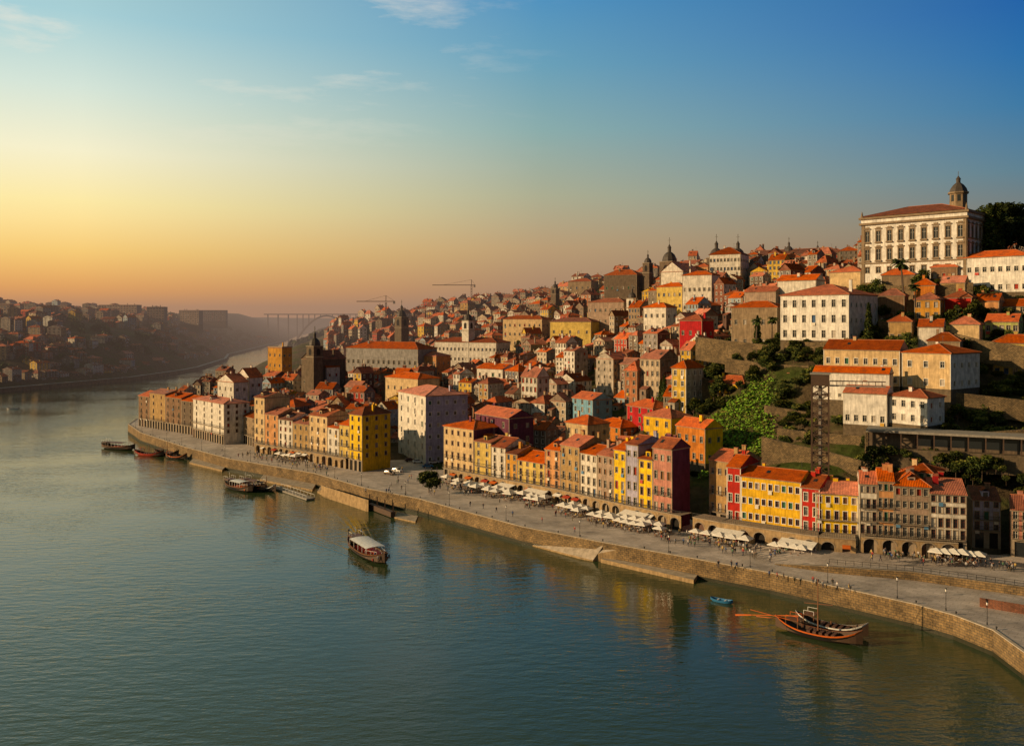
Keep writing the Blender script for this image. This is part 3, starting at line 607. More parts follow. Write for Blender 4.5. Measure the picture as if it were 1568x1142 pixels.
# ---------------------------------------------------------------- arcade
def arcade(name,pa,pb,z0,h):
    mb=MB()
    P=[base_pt(p) for p in np.linspace(pa,pb,60)]
    q=[P[0]]; acc=0
    for a,b_ in zip(P,P[1:]):
        L=(b_-a).length; t=0
        while acc+L-t>=4.1:
            t+=4.1-acc; q.append(a+(b_-a)*(t/L)); acc=0
        acc+=L-t
    for a,b_ in zip(q,q[1:]):
        u=(b_-a); W=u.length; u.normalize(); bk=Vector((-u.y,u.x,0)); o=a-bk*.35+Z*z0
        def g(s,z,c): return o+u*s+Z*z+bk*c
        big=R()<.8; w=1.45 if big else .9; sp=2.1 if big else 2.0; mid=W/2
        arc=[(mid+w*math.cos(t),sp+w*math.sin(t)*.9) for t in np.linspace(math.pi,0,9)]
        mb.cur='piers'
        mb.quad([g(0,0,0),g(mid-w,0,0),g(mid-w,sp,0),g(0,sp,0)],M_arc); mb.quad([g(mid+w,0,0),g(W,0,0),g(W,sp,0),g(mid+w,sp,0)],M_arc)
        mb.quad([g(0,sp,0),g(mid-w,sp,0),g(0,h,0)],M_arc); mb.quad([g(mid+w,sp,0),g(W,sp,0),g(W,h,0)],M_arc)
        for (a1,z1),(a2,z2) in zip(arc,arc[1:]):
            f1=W*(a1-(mid-w))/(2*w);f2=W*(a2-(mid-w))/(2*w)
            mb.quad([g(a1,z1,0),g(a2,z2,0),g(f2,h,0),g(f1,h,0)],M_arc)
            mb.quad([g(a1,z1,0),g(a2,z2,0),g(a2,z2,1),g(a1,z1,1)],M_arc)
            mb.quad([g(a1,z1,-.06),g(a2,z2,-.06),g(mid+(a2-mid)*1.17,sp+(z2-sp)*1.17,-.06),g(mid+(a1-mid)*1.17,sp+(z1-sp)*1.17,-.06)],M_trim)
        for s in (mid-w,mid+w): mb.quad([g(s,0,0),g(s,0,1),g(s,sp,1),g(s,sp,0)],M_arc)
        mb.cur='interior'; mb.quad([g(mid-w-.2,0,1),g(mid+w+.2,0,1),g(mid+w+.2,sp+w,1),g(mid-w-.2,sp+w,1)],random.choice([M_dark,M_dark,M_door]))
        mb.cur='terrace'; mb.quad([g(0,h,-.25),g(W,h,-.25),g(W,h,5),g(0,h,5)],M_trim); mb.quad([g(0,h-.25,-.25),g(W,h-.25,-.25),g(W,h,-.25),g(0,h,-.25)],M_trim)
        mb.cur='railing'
        for s in np.arange(0,W,.5): mb.quad([g(s,h,-.15),g(s+.05,h,-.15),g(s+.05,h+1,-.15),g(s,h+1,-.15)],M_rail)
        mb.quad([g(0,h+.95,-.15),g(W,h+.95,-.15),g(W,h+1.03,-.15),g(0,h+1.03,-.15)],M_rail)
        if R()<.3:
            mb.cur='shop_awnings'; mb.quad([g(mid-w,3.0,-.05),g(mid+w,3.0,-.05),g(mid+w,2.4,-1.5),g(mid-w,2.4,-1.5)],random.choice([M_canvas,M_redp,M_canvas,M_orange]))
    mb.build(name,split=True)
M_arc=surf('arcade_granite',(.42,.29,.15),var=.45,scale=.9,streak=.3,bump=.4)
arcade('stone_arcade',690,1052,QZ,4.3); arcade('stone_arcade',1062,1316,QZ,4.6); arcade('stone_arcade',1318,1482,UZ-.3,3.9); arcade('stone_arcade',392,532,QZ,4.0)
# ---------------------------------------------------------------- random town
variants=[]
for i in range(60):
    W=U(4.5,12); D=U(7.5,12); fl=random.choice([1,2,2,3,3,3,4,4,5,6] if i%9 else [5,6]); H=fl*U(2.7,3.4)
    kind=random.choice(['gable','gable','hip','hip','gablef']) if R()>.06 else 'flat'
    M={'wall':M_town,'trim':random.choice([M_trim,M_trimw]),'frame':M_frame}
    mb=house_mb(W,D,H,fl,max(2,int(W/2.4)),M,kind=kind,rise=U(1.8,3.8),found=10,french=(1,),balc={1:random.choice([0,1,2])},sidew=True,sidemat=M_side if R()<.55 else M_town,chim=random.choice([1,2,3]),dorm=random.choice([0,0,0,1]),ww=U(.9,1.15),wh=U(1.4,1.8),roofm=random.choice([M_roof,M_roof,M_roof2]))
    if R()<.4:
        a=U(-W/2,0); w=U(2.2,W/2); h=H*U(.35,.75); mb.cur='annexe'; mb.box(a,a+w,-2.6,-.02,-10,h,M_side); mb.quad([(a-.2,-2.9,h+.02),(a+w+.2,-2.9,h+.02),(a+w+.2,-.03,h+1.1),(a-.2,-.03,h+1.1)],M_roof2); mb.quad([(a+w*.35,-2.62,h-1.9),(a+w*.65,-2.62,h-1.9),(a+w*.65,-2.62,h-.7),(a+w*.35,-2.62,h-.7)],M_glass)
    variants.append((W,D,H,mb.mesh('townhouse_mesh')))
u0=Vector((.77,-.64,0)).normalized(); v0=Vector((.64,.77,0)).normalized()
cand=[]
vv=150.
while vv<1150:
    uu=-1100.
    while uu<500:
        var=random.choice(variants); uu+=var[0]/2
        p=u0*uu+v0*vv
        p=p+v0*(math.sin(uu*.02+vv*.013)*8+math.sin(uu*.07+vv*.05)*4+U(-2.2,2.2))
        x,y=p.x,p.y
        if y>300 and y<1200:
            px=CX+F*x/y
            if -40<px<1640: cand.append((x,y,var,px))
        uu+=var[0]/2+(-.3 if R()<.84 else U(2,7))
    vv+=random.choice([11.5,12.5,13.5,16]) if vv<600 else random.choice([13,15,18])
hx,hs=hgt(np.array([c[0] for c in cand]),np.array([c[1] for c in cand]))
sn=sdist(np.array([c[0] for c in cand]),np.array([c[1] for c in cand]),north)
cnt=0; HS=[]
for (x,y,var,px),z,s in zip(cand,hx,sn):
    if s<20: continue
    if px>1060 and y<378: continue
    if px>1240 and y<420: continue
    if px>600 and px<720 and y<385: continue
    if px<500 and y>640: continue
    if y>540 and var[2]>15 and px>600: continue
    if R()<.08: 
        HS.append((x,y,z)); continue
    if occupied(x+v0.x*5,y+v0.y*5,6): continue
    ang=math.atan2(u0.y,u0.x)+math.sin(x*.012+y*.008)*.4+U(-.13,.13)+(R()<.2)*math.pi/2
    inst('townhouse',var[3],(x,y,z-1+U(-1.5,1.5)),ang,(1,1,U(.85,1.2))); cnt+=1
print('town houses',cnt)
# south bank: waterfront row and slope houses
gc=0
strip('far_bank_quay_wall',[(p[0]+3,p[1]) for p in gaia[1:11]][::-1],-3,4,M_wall,th=4,top=M_pave)
for (ax,ay),(bx_,by_) in zip(gaia[2:10],gaia[3:11]):
    L=math.hypot(bx_-ax,by_-ay); k=int(L/12); ang=math.atan2(by_-ay,bx_-ax)
    for i in range(k):
        if R()<.12: continue
        t=(i+.5)/k; var=random.choice(variants); x=ax+(bx_-ax)*t-math.sin(ang)*U(14,17); y=ay+(by_-ay)*t+math.cos(ang)*U(14,17)
        inst('waterfront_warehouse',var[3],(x,y,4),ang,(1.25,1.2,U(.6,.85)))
for i in range(2400):
    x=U(-900,-385); y=U(700,1650); px=CX+F*x/y
    if not -60<px<420: continue
    sg=sdist(np.array([x]),np.array([y]),gaia)[0]
    if sg<32 or (sg>190 and R()<.8): continue
    if math.sin(x*.03)+math.cos(y*.021)<-.9: continue
    var=random.choice(variants); inst('riverside_house',var[3],(x,y,H1(x,y)-1.5),math.pi/2-.2+U(-.5,.5),(1.25,1.25,U(.7,1))); gc+=1
    if gc>460: break
for px,Y,w,yt in ((25,1150,45,465),(85,1180,38,468),(125,1230,70,472),(180,1350,60,467),(238,1300,26,470),(310,1850,70,475),(5,1100,20,466),(290,1500,30,476)):
    p=at_depth(px,yt,Y); q=w*Y/F; zg=H1(p.x,p.y)
    M={'wall':WM['tile'],'trim':M_trim,'frame':M_frame}; hh=min(22,max(12,p.z-zg))
    mb=house_mb(q,16,hh,max(3,int(hh/3.2)),max(3,int(q/4)),M,kind='flat',found=15,ww=1.8); mb.build('apartment_block',(p.x,p.y,p.z-hh),U(-.1,.1),split=True)
# ---------------------------------------------------------------- vegetation
def leafmat(name,c):
    m,n,l,b=newmat(name); oi=N(n,'ShaderNodeObjectInfo'); tc=N(n,'ShaderNodeTexCoord')
    cc=mixc(n,l,1.0,c,ramp(n,l,noise(n,l,tc.outputs['Object'],1.5,3),[(.3,.55),(.7,1.4)]),'MULTIPLY')
    h=N(n,'ShaderNodeHueSaturation'); l.new(cc,h.inputs['Color']); mr=N(n,'ShaderNodeMapRange'); mr.inputs[3].default_value=.6; mr.inputs[4].default_value=1.3; l.new(oi.outputs['Random'],mr.inputs[0]); l.new(mr.outputs[0],h.inputs['Value'])
    l.new(h.outputs[0],b.inputs['Base Color']); b.inputs['Roughness'].default_value=.8; b.inputs['Specular IOR Level'].default_value=.2; return m
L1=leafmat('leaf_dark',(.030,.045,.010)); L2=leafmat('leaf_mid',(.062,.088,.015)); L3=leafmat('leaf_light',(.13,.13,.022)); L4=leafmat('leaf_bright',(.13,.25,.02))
def leaf(mb,p,s,mat):
    a=Vector((U(-1,1),U(-1,1),U(-.6,.6))).normalized(); b_=a.orthogonal().normalized()
    mb.quad([p-a*s,p+b_*s*.6,p+a*s,p-b_*s*.6],mat)
def tree_mesh(h,r,n=1500,kind='round',mats=(L1,L2,L3),s=.35):
    mb=MB(); mb.cur='trunk'; 
    if kind=='cypress':
        mb.cyl(0,0,-1,h*.9,.25,.03,M_trunk,6)
        mb.cur='crown'
        for i in range(n):
            t=R()**.8; rr=r*(1-t)**.7*(.55+.45*R())*(1+.15*math.sin(t*30)); a=U(0,6.28); leaf(mb,Vector((rr*math.cos(a),rr*math.sin(a),h*(.08+.92*t))),s,random.choice(mats[:2] if R()<.8 else mats))
        return mb.mesh('cypress_mesh')
    mb.cyl(0,0,-2,h*.45,.28*h/8,.18*h/8,M_trunk,7)
    lobes=[]
    for i in range(9):
        a=i*2.4+U(-.4,.4); rr=r*U(.25,.68); z=h*U(.5,.85); c=Vector((rr*math.cos(a),rr*math.sin(a),z)); lobes.append((c,r*U(.28,.48)))
        mb.beam((0,0,h*U(.25,.45)),c,.14*h/8,M_trunk,.04)
    lobes.append((Vector((0,0,h*.85)),r*.4))
    mb.cur='crown'
    for i in range(n):
        c,q=random.choice(lobes); d=Vector((U(-1,1),U(-1,1),U(-1,1)))
        if d.length>1: d.normalize()
        p=c+d.normalized()*q*(R()**.35); up=(p.z-c.z)/q
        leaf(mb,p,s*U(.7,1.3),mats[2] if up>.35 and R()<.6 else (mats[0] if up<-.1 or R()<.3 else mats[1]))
    return mb.mesh('tree_mesh')
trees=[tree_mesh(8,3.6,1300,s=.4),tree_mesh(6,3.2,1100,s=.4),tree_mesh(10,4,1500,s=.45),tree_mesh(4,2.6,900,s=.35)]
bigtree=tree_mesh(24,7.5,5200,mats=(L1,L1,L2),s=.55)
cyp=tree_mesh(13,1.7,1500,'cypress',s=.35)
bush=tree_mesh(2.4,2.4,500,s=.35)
def on_ground(px,Y): x=(px-CX)/F*Y; return (x,Y,H1(x,Y))
qt=tree_mesh(5.8,3.8,3000,s=.28); p=on_level(657,754,QZ); inst('quay_tree',qt,(p.x,p.y,QZ),0,1.1)
for px,Y in ((1017,335),(1012,345),(1330,300),(1160,330)): inst('cypress_tree',cyp,on_ground(px,Y),U(0,6),U(.7,1.2))
k=0
for i in range(3600):
    px=U(985,1600); Y=U(228,350); x,y,z=on_ground(px,Y)
    if px<1060 and Y<310: continue
    if occupied(x,y,1.2) or z<11 or z>76: continue
    if px>1180 and px<1320 and Y<262: continue
    if px>1070 and px<1185 and Y<302: continue
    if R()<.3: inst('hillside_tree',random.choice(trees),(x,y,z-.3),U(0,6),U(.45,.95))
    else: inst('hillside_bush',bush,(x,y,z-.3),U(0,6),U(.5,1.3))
    k+=1
    if k>760: break
for x,y,z in HS: inst('garden_tree',random.choice(trees),(x,y,z-.5),U(0,6),U(.6,1.15))
# tall dark garden trees east of the palace
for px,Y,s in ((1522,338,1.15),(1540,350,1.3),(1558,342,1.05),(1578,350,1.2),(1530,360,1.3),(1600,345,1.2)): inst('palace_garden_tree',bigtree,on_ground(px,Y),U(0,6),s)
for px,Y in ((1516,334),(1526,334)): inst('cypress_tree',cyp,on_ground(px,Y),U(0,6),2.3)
def mass(name,pts,s):
    mb=MB(); mb.cur='foliage'
    for (x,y,z,r,h) in pts:
        for i in range(40):
            d=Vector((U(-1,1),U(-1,1),U(0,1))); 
            if d.length>1: d.normalize()
            leaf(mb,Vector((x+d.x*r,y+d.y*r,z+abs(d.z)*h)),s,L1 if R()<.6 else L2)
    mb.build(name)
pts=[]
for i in range(5200):
    x=U(-1300,-385);y=U(740,2200);px=CX+F*x/y
    if not -60<px<440: continue
    sg=sdist(np.array([x]),np.array([y]),gaia)[0]
    if sg<26: continue
    pts.append((x,y,H1(x,y)-1,U(4,8),U(4,9)))
    if len(pts)>850: break
mass('far_bank_woodland',pts,1.9)
pts=[]
for i in range(420):
    px=U(610,1290); Y={0:1040,1:930,2:800,3:700,4:640,5:640,6:620}[int((px-610)/100)]+U(-20,60); x=(px-CX)/F*Y
    if R()<.5 or px<800: pts.append((x,Y,H1(x,Y)-1,U(3,6),U(5,10)))
mass('ridge_woodland',pts,1.3)
pts=[]
for i in range(500):
    Y=U(1500,3600); px=U(430,640); x=(px-CX)/F*Y
    if sdist(np.array([x]),np.array([Y]),north)[0]>30: pts.append((x,Y,H1(x,Y)-2,U(8,20),U(7,15)))
mass('upriver_woodland',pts,5)
mb=MB(); mb.cur='foliage'
for i in range(2300):
    px=U(1078,1182)+U(-8,8); Y=U(268,302); x=(px-CX)/F*Y; 
    if occupied(x,Y,1): continue
    z=H1(x,Y)
    for j in range(3): leaf(mb,Vector((x+U(-.6,.6),Y+U(-.6,.6),z+U(0,1.5)+.5*math.sin(x*.9)*math.cos(Y*.7))),U(.3,.6),random.choice([L4,L4,L4,L2,L3]))
mb.build('ivy_covered_slope')
def palm_mesh(h):
    mb=MB(); mb.cur='trunk'; z=0; x=0
    for i in range(8):
        mb.beam((x,0,z),(x+.08,0,z+h/8),.55-.02*i,M_trunk,.5-.02*i); x+=.08; z+=h/8
    mb.cur='fronds'
    for i in range(38):
        a=i*2.399; el=U(-.3,1.2); L=U(2.6,3.4); p=Vector((x,0,z)); dv=Vector((math.cos(a)*math.cos(el),math.sin(a)*math.cos(el),math.sin(el)))
        for k in range(7):
            q=p+dv*L/7; dv=(dv+Vector((0,0,-.2))).normalized(); sd=dv.cross(Z).normalized(); w=.5*math.sin((k+1)/8*3.1)+.1
            mb.quad([p,p+sd*w-Z*.25,q+sd*w*.8-Z*.3,q],random.choice((L1,L2))); mb.quad([p,p-sd*w-Z*.25,q-sd*w*.8-Z*.3,q],random.choice((L1,L2))); p=q
    return mb.mesh('palm_mesh')
pm=palm_mesh(9)
for px,py,Y in ((1383,448,300),(1158,520,322),(1182,518,322),(1402,470,300)):
    p=at_depth(px,py,Y); inst('palm_tree',pm,(p.x,p.y,max(p.z,H1(p.x,p.y)-1)),U(0,6),1.1 if px==1383 else .75)
# ---------------------------------------------------------------- hillside walls
def wl2(name,pts,h,mat=M_wall2):
    P=[at_depth(a,b_,Y) for a,b_,Y in pts]
    strip(name,[(p.x,p.y) for p in P],[p.z-h for p in P],[p.z for p in P],mat,th=.9)
wl2('old_city_wall',[(1166,668,262),(1215,680,256),(1262,690,250),(1300,700,244),(1345,712,238)],12)
wl2('terrace_wall',[(1065,515,345),(1120,522,333),(1180,528,322),(1256,530,305)],9)
wl2('terrace_wall',[(1200,524,312),(1300,522,297),(1345,512,310)],9)
wl2('terrace_wall',[(1160,586,300),(1240,600,290)],6)
wl2('terrace_wall',[(1040,566,325),(1090,582,318)],8)
wl2('terrace_wall',[(1110,548,318),(1170,556,308),(1240,560,296)],5)
wl2('terrace_wall',[(1170,620,284),(1236,630,276)],5)
wl2('terrace_wall',[(1190,655,270),(1250,662,262),(1330,668,252)],6)
wl2('terrace_wall',[(1345,490,306),(1420,500,300),(1500,520,275),(1568,530,265)],7)
wl2('terrace_wall',[(1340,456,320),(1420,462,312),(1500,462,306)],4)
wl2('terrace_wall',[(1320,432,338),(1400,440,322),(1490,432,312)],7)
wl2('rock_wall',[(1325,662,243),(1440,667,238),(1568,657,232),(1640,652,230)],11,M_wall2)
wl2('terrace_wall',[(1460,600,258),(1568,612,250)],6)
mb=MB(); A=at_depth(1326,0,240);B=at_depth(1600,0,222); u=(B-A);u.z=0;W=u.length;a=math.atan2(u.y,u.x)
mb.cur='slab'; mb.box(0,W,0,9,4.2,4.8,M_concrete); mb.cur='wall'; mb.box(.5,W-.5,3,8.5,0,4.2,WM['dstone']); mb.cur='posts'
for x in np.arange(.5,W,4): mb.box(x,x+.3,.3,.6,0,4.2,M_steel)
mb.cur='base'; mb.box(0,W,0,9,-5,0,M_stoneh); mb.cur='glazing'; mb.quad([(12,2.98,.8),(W-2,2.98,.8),(W-2,2.98,3.6),(12,2.98,3.6)],M_glass)
mb.build('long_terrace_pavilion',(A.x,A.y,CH-(657-HY)/F*240-4.8),a,split=True)
for i in range(46):
    t=R(); p=A+(B-A)*t; zz=CH-(657-HY)/F*240-U(6,12); inst('hanging_scrub',bush,(p.x-U(.5,3)*.6,p.y-U(.5,3)*.7,zz),U(0,6),U(.5,1.1))
mb=MB(); p=at_depth(1256,725,236); top=at_depth(1256,600,236).z; h=top-p.z+2; w=2.1; mb.cur='lattice'
n_=9
for sx,sy in ((-1,-1),(1,-1),(1,1),(-1,1)): mb.beam((sx*w,sy*w,-6),(sx*w,sy*w,h),.42,M_steel)
for k in range(n_+1):
    z=h*k/n_
    for (a0,b0),(a1,b1) in (((-1,-1),(1,-1)),((1,-1),(1,1)),((1,1),(-1,1)),((-1,1),(-1,-1))):
        mb.beam((a0*w,b0*w,z),(a1*w,b1*w,z),.3,M_steel)
        if k<n_: mb.beam((a0*w,b0*w,z),(a1*w,b1*w,z+h/n_),.2,M_steel); mb.beam((a1*w,b1*w,z),(a0*w,b0*w,z+h/n_),.2,M_steel)
mb.cur='shaft'; mb.beam((0,0,-4),(0,0,h),.9,M_concrete); mb.cur='cabin'; mb.box(-w-.2,w+.2,-w-.2,w+.2,h,h+2.8,M_steel); mb.box(-w-.5,w+.5,-w-.5,w+.5,h+2.8,h+3.1,M_concrete)
mb.cur='footbridge'; mb.box(w+.25,w+14,-1,1,h-.3,h,M_concrete)
for s in (-1,1): 
    mb.beam((w+.3,s,h+1.1),(w+14,s,h+1.1),.14,M_steel)
    for k in range(9): mb.beam((w+.3+k*1.6,s,h),(w+.3+k*1.6,s,h+1.1),.1,M_steel)
mb.build('lattice_lift_tower',(p.x,p.y,p.z),-.35,split=True)
def crane(px,yt,Y,x0,x1,H_):
    p=at_depth(px,yt,Y); mb=MB(); s=Y/F; mb.cur='mast'
    for k in range(int(H_/3)):
        for sx,sy in ((-1,-1),(1,-1),(1,1),(-1,1)): mb.beam((sx*.7,sy*.7,k*3),(sx*.7,sy*.7,k*3+3),.3,M_steel)
        mb.beam((-.7,-.7,k*3),(.7,-.7,k*3+3),.2,M_steel); mb.beam((.7,.7,k*3),(-.7,.7,k*3+3),.2,M_steel)
    mb.cur='jib'; mb.beam(((x0-px)*s,0,H_),((x1-px)*s,0,H_),.7,M_steel); mb.beam((0,0,H_),(0,0,H_+6),.6,M_steel)
    mb.beam((0,0,H_+6),((x0-px)*s*.7,0,H_+.3),.2,M_steel); mb.beam((0,0,H_+6),((x1-px)*s*.9,0,H_+.3),.2,M_steel); mb.cur='counterweight'; mb.box((x1-px)*s-2,(x1-px)*s,-.8,.8,H_-2.5,H_-.4,M_concrete)
    mb.build('tower_crane',(p.x,p.y,p.z-H_),0,split=True)
crane(591,461,900,546,605,40); crane(722,436,1000,662,728,45)
M_farc=surf('bridge_concrete',(.22,.18,.16),streak=0)
mb=MB(); Y=2600; za=CH-(480-HY)/F*Y; X0=(405-CX)/F*Y; X1=(620-CX)/F*Y; mb.cur='deck'; mb.box(X0,X1+200,Y-8,Y+8,za-3,za,M_farc)
ax0,ax1=(455-CX)/F*Y,(545-CX)/F*Y; prev=None; mb.cur='arch'
for i in range(21):
    t=i/20; q=(ax0+(ax1-ax0)*t,Y,4+(za-10)*(1-(2*t-1)**2))
    if prev: mb.beam(prev,q,4.5,M_farc)
    if i%2==0: mb.beam(q,(q[0],Y,za-1),2.2,M_farc)
    prev=q
for x in list(np.arange(X0+10,ax0,30))+list(np.arange(ax1+14,X1+190,30)): mb.beam((x,Y,0),(x,Y,za-1),3,M_farc)
mb.build('arch_bridge',split=True)
# ---------------------------------------------------------------- slipways
def wedge(name,pts,mat):
    mb=MB(); mb.cur='body'; P=[Vector(p) for p in pts]; mb.quad(P,M_slip); 
    for a,b_ in zip(P,P[1:]+P[:1]): mb.quad([a,b_,Vector((b_.x,b_.y,-3)),Vector((a.x,a.y,-3))],mat)
    mb.build(name)
M_slip=surf('wet_slipway_stone',(.44,.37,.29),var=.5,scale=.6,streak=0)
def W3(px,py,z): return tuple(on_level(px,py,z))
wedge('stone_slipway',[W3(782,825,.25),W3(888,852,.5),W3(960,838,QZ-.4),W3(885,812,QZ-.4)],M_arc)
wedge('stone_slipway',[W3(888,852,.5),W3(908,857,.3),W3(932,843,1.6),W3(925,833,QZ-.5)],M_arc)
wedge('stone_landing',[W3(920,855,.9),W3(1062,887,.9),W3(1072,874,1.0),W3(935,842,1.0)],M_arc)
wedge('stone_steps',[W3(604,791,.4),W3(636,798,.4),W3(640,789,.5),W3(608,783,.5)],M_arc)
for k in range(5): # flight of steps down to the landing stage
    wedge('landing_step',[W3(486+k*3,751-k*1.6,.7+k*.75),W3(556+k*2,771-k*1.6,.7+k*.75),W3(560,764,.7+k*.75),W3(492,742,.7+k*.75)],M_arc)
wedge('stone_landing',[W3(398,733,.7),W3(478,749,.7),W3(484,740,.8),W3(404,725,.8)],M_arc)
wedge('stone_landing',[W3(290,707,.7),W3(340,719,.7),W3(346,713,.8),W3(296,701,.8)],M_arc)
mb=MB(); a=on_level(566,778,0); b_=on_level(602,792,0); a=Vector((a.x,a.y,0)); b_=Vector((b_.x,b_.y,0)); mb.cur='deck'; mb.beam(a+Z*1,b_+Z*1,1.6,M_dkwood); mb.cur='posts'
for t in (0,.33,.66,1): 
    q=a+(b_-a)*t; mb.beam(q-Z*2,q+Z*4.6,.3,M_dkwood)
mb.build('mooring_jetty',split=True)
strip('orange_brick_wall',[tuple(on_level(1500,928,QZ))[:2],tuple(on_level(1600,945,QZ))[:2]],QZ,[QZ+1.8,QZ+1.8],M_brick,th=4,top=M_pave)
mb=MB(); mb.cur='rail'
for (a,b_) in zip(st[:-2],st[1:-1]):
    A=Vector((a[0],a[1]+.2,UZ));B=Vector((b_[0],b_[1]+.2,UZ)); mb.beam(A+Z*1.05,B+Z*1.05,.07,M_rail); mb.beam(A+Z*.55,B+Z*.55,.05,M_rail); k=int((B-A).length/1.6)
    for i in range(k+1): q=A+(B-A)*i/k; mb.beam(q,q+Z*1.05,.07,M_rail)
mb.build('street_railing')
# ---------------------------------------------------------------- people
shirt=flat('clothing_top',(.2,.2,.2),.9,palette=[(.03,.03,.04),(.35,.05,.04),(.55,.52,.5),(.05,.1,.25),(.2,.17,.14),(.02,.02,.02),(.3,.3,.32),(.5,.35,.1),(.1,.2,.12)])
pants=flat('clothing_trousers',(.03,.035,.06),.9,palette=[(.03,.04,.08),(.02,.02,.02),(.12,.1,.07),(.05,.05,.06)])
skin=flat('skin',(.45,.25,.17),.6); hair=flat('hair',(.03,.02,.012),.8)
def person_mesh(pose):
    J={'pel':(0,0,.95,.13),'ab':(0,0,1.1,.125),'ch':(0,0,1.32,.155),'nk':(0,0,1.48,.06),'hd':(0,-.01,1.6,.095),'ht':(0,0,1.7,.085)}
    st_=.28 if pose=='walk' else .03
    for s,n_ in ((1,'l'),(-1,'r')):
        f=st_*s
        J['sh'+n_]=(s*.19,0,1.42,.065);J['el'+n_]=(s*.25,f*.5+.02,1.14,.045);J['wr'+n_]=(s*.25,-.12+f*.4,.92,.032);J['ha'+n_]=(s*.24,-.16+f*.4,.8,.03)
        J['hp'+n_]=(s*.1,0,.88,.095);J['kn'+n_]=(s*.11,-f*.6-.02,.5,.062);J['an'+n_]=(s*.11,-f*1.0+.02,.09,.042);J['to'+n_]=(s*.12,-f*1.0-.15,.04,.038)
        if pose=='sit': J['kn'+n_]=(s*.12,-.42,.88,.062);J['an'+n_]=(s*.12,-.45,.48,.042);J['to'+n_]=(s*.12,-.6,.43,.038);J['wr'+n_]=(s*.18,-.3,1.0,.032);J['ha'+n_]=(s*.15,-.4,1.0,.03)
    E=[('pel','ab'),('ab','ch'),('ch','nk'),('nk','hd'),('hd','ht')]
    for n_ in 'lr': E+=[('ch','sh'+n_),('sh'+n_,'el'+n_),('el'+n_,'wr'+n_),('wr'+n_,'ha'+n_),('pel','hp'+n_),('hp'+n_,'kn'+n_),('kn'+n_,'an'+n_),('an'+n_,'to'+n_)]
    ks=list(J); me=bpy.data.meshes.new('person_skel'); me.from_pydata([J[k][:3] for k in ks],[(ks.index(a),ks.index(b_)) for a,b_ in E],[])
    ob=bpy.data.objects.new('tmp',me); col.objects.link(ob); ob.modifiers.new('s','SKIN')
    for i,k in enumerate(ks): me.skin_vertices[0].data[i].radius=(J[k][3],)*2; me.skin_vertices[0].data[i].use_root=(k=='pel')
    sub=ob.modifiers.new('u','SUBSURF'); sub.levels=1
    dg=bpy.context.evaluated_depsgraph_get(); m2=bpy.data.meshes.new_from_object(ob.evaluated_get(dg)); bpy.data.objects.remove(ob)
    m2.materials.clear()
    for q in (shirt,pants,skin,hair): m2.materials.append(q)
    dz=-.43 if pose=='sit' else 0
    for p in m2.polygons:
        c=p.center; p.use_smooth=True
        if c.z>1.46: i=3 if (c.z>1.68 or (c.y>.02 and c.z>1.55)) else 2
        elif abs(c.x)>.17 and c.z<.93 and pose!='sit': i=2
        elif c.z<.95 or (pose=='sit' and c.y<-.15 and c.z<.97): i=1
        else: i=0
        p.material_index=i
    for v_ in m2.vertices: v_.co.z+=dz
    return m2
PM=[person_mesh('stand'),person_mesh('walk'),person_mesh('walk')]; PS=person_mesh('sit')
# ---------------------------------------------------------------- boats
def hull(mb,L,B,H_,mat,inner,ends=1.0,pw=.55,stripe=None,n=16,draft=.5):
    secs=[]
    for i in range(n+1):
        t=i/n; s=2*t-1; b_=max(.04,B/2*(1-abs(s)**2.6)**pw) ; sh=H_+ends*abs(s)**2.5*(1.0 if s>0 else .8)
        x=L*s/2; pts=[]
        for (f,g) in ((0,0),(.6,.05),(.88,.35),(1,.84),(1.02,1)): pts.append((x*(.86+.14*g) ,b_*f,-draft+ (sh+draft)*g + ends*.5*abs(s)**3*(1-g)))
        secs.append(pts)
    mb.cur='hull'
    for a,c in zip(secs,secs[1:]):
        for sg in (1,-1):
            for k in range(4):
                m_=stripe if (stripe and k==3) else mat
                mb.quad([(p[0],p[1]*sg,p[2]) for p in (a[k],c[k],c[k+1],a[k+1])],m_)
            a4,c4=a[4],c[4]
            mb.quad([(a4[0],a4[1]*sg,a4[2]),(c4[0],c4[1]*sg,c4[2]),(c4[0],(c4[1]-.16)*sg if c4[1]>.2 else 0,c4[2]+.01),(a4[0],(a4[1]-.16)*sg if a4[1]>.2 else 0,a4[2]+.01)],stripe or inner)
            mb.quad([(a4[0],max(0,a4[1]-.16)*sg,a4[2]),(c4[0],max(0,c4[1]-.16)*sg,c4[2]),(c4[0],max(0,c4[1]-.2)*sg,H_*.45),(a4[0],max(0,a4[1]-.2)*sg,H_*.45)],inner)
    mb.cur='deck'
    for a,c in zip(secs,secs[1:]):
        mb.quad([(a[4][0],-max(0,a[4][1]-.18),H_*.5),(c[4][0],-max(0,c[4][1]-.18),H_*.5),(c[4][0],max(0,c[4][1]-.18),H_*.5),(a[4][0],max(0,a[4][1]-.18),H_*.5)],inner)
def canopy(mb,x0,x1,y,z0,z1,mat):
    mb.cur='canopy'; n=6; prev=None
    for i in range(n+1):
        s=-1+2*i/n; p=(y*s,z1+.25*(1-s*s))
        if prev: mb.quad([(x0,prev[0],prev[1]),(x1,prev[0],prev[1]),(x1,p[0],p[1]),(x0,p[0],p[1])],mat); mb.quad([(x0,prev[0],prev[1]-.1),(x1,prev[0],prev[1]-.1),(x1,p[0],p[1]-.1),(x0,p[0],p[1]-.1)],mat)
        prev=p
    mb.cur='posts'
    for x in np.linspace(x0+.1,x1-.1,5):
        for s in (-1,1): mb.beam((x,s*(y-.1),z0),(x,s*(y-.1),z1),.09,M_whitep)
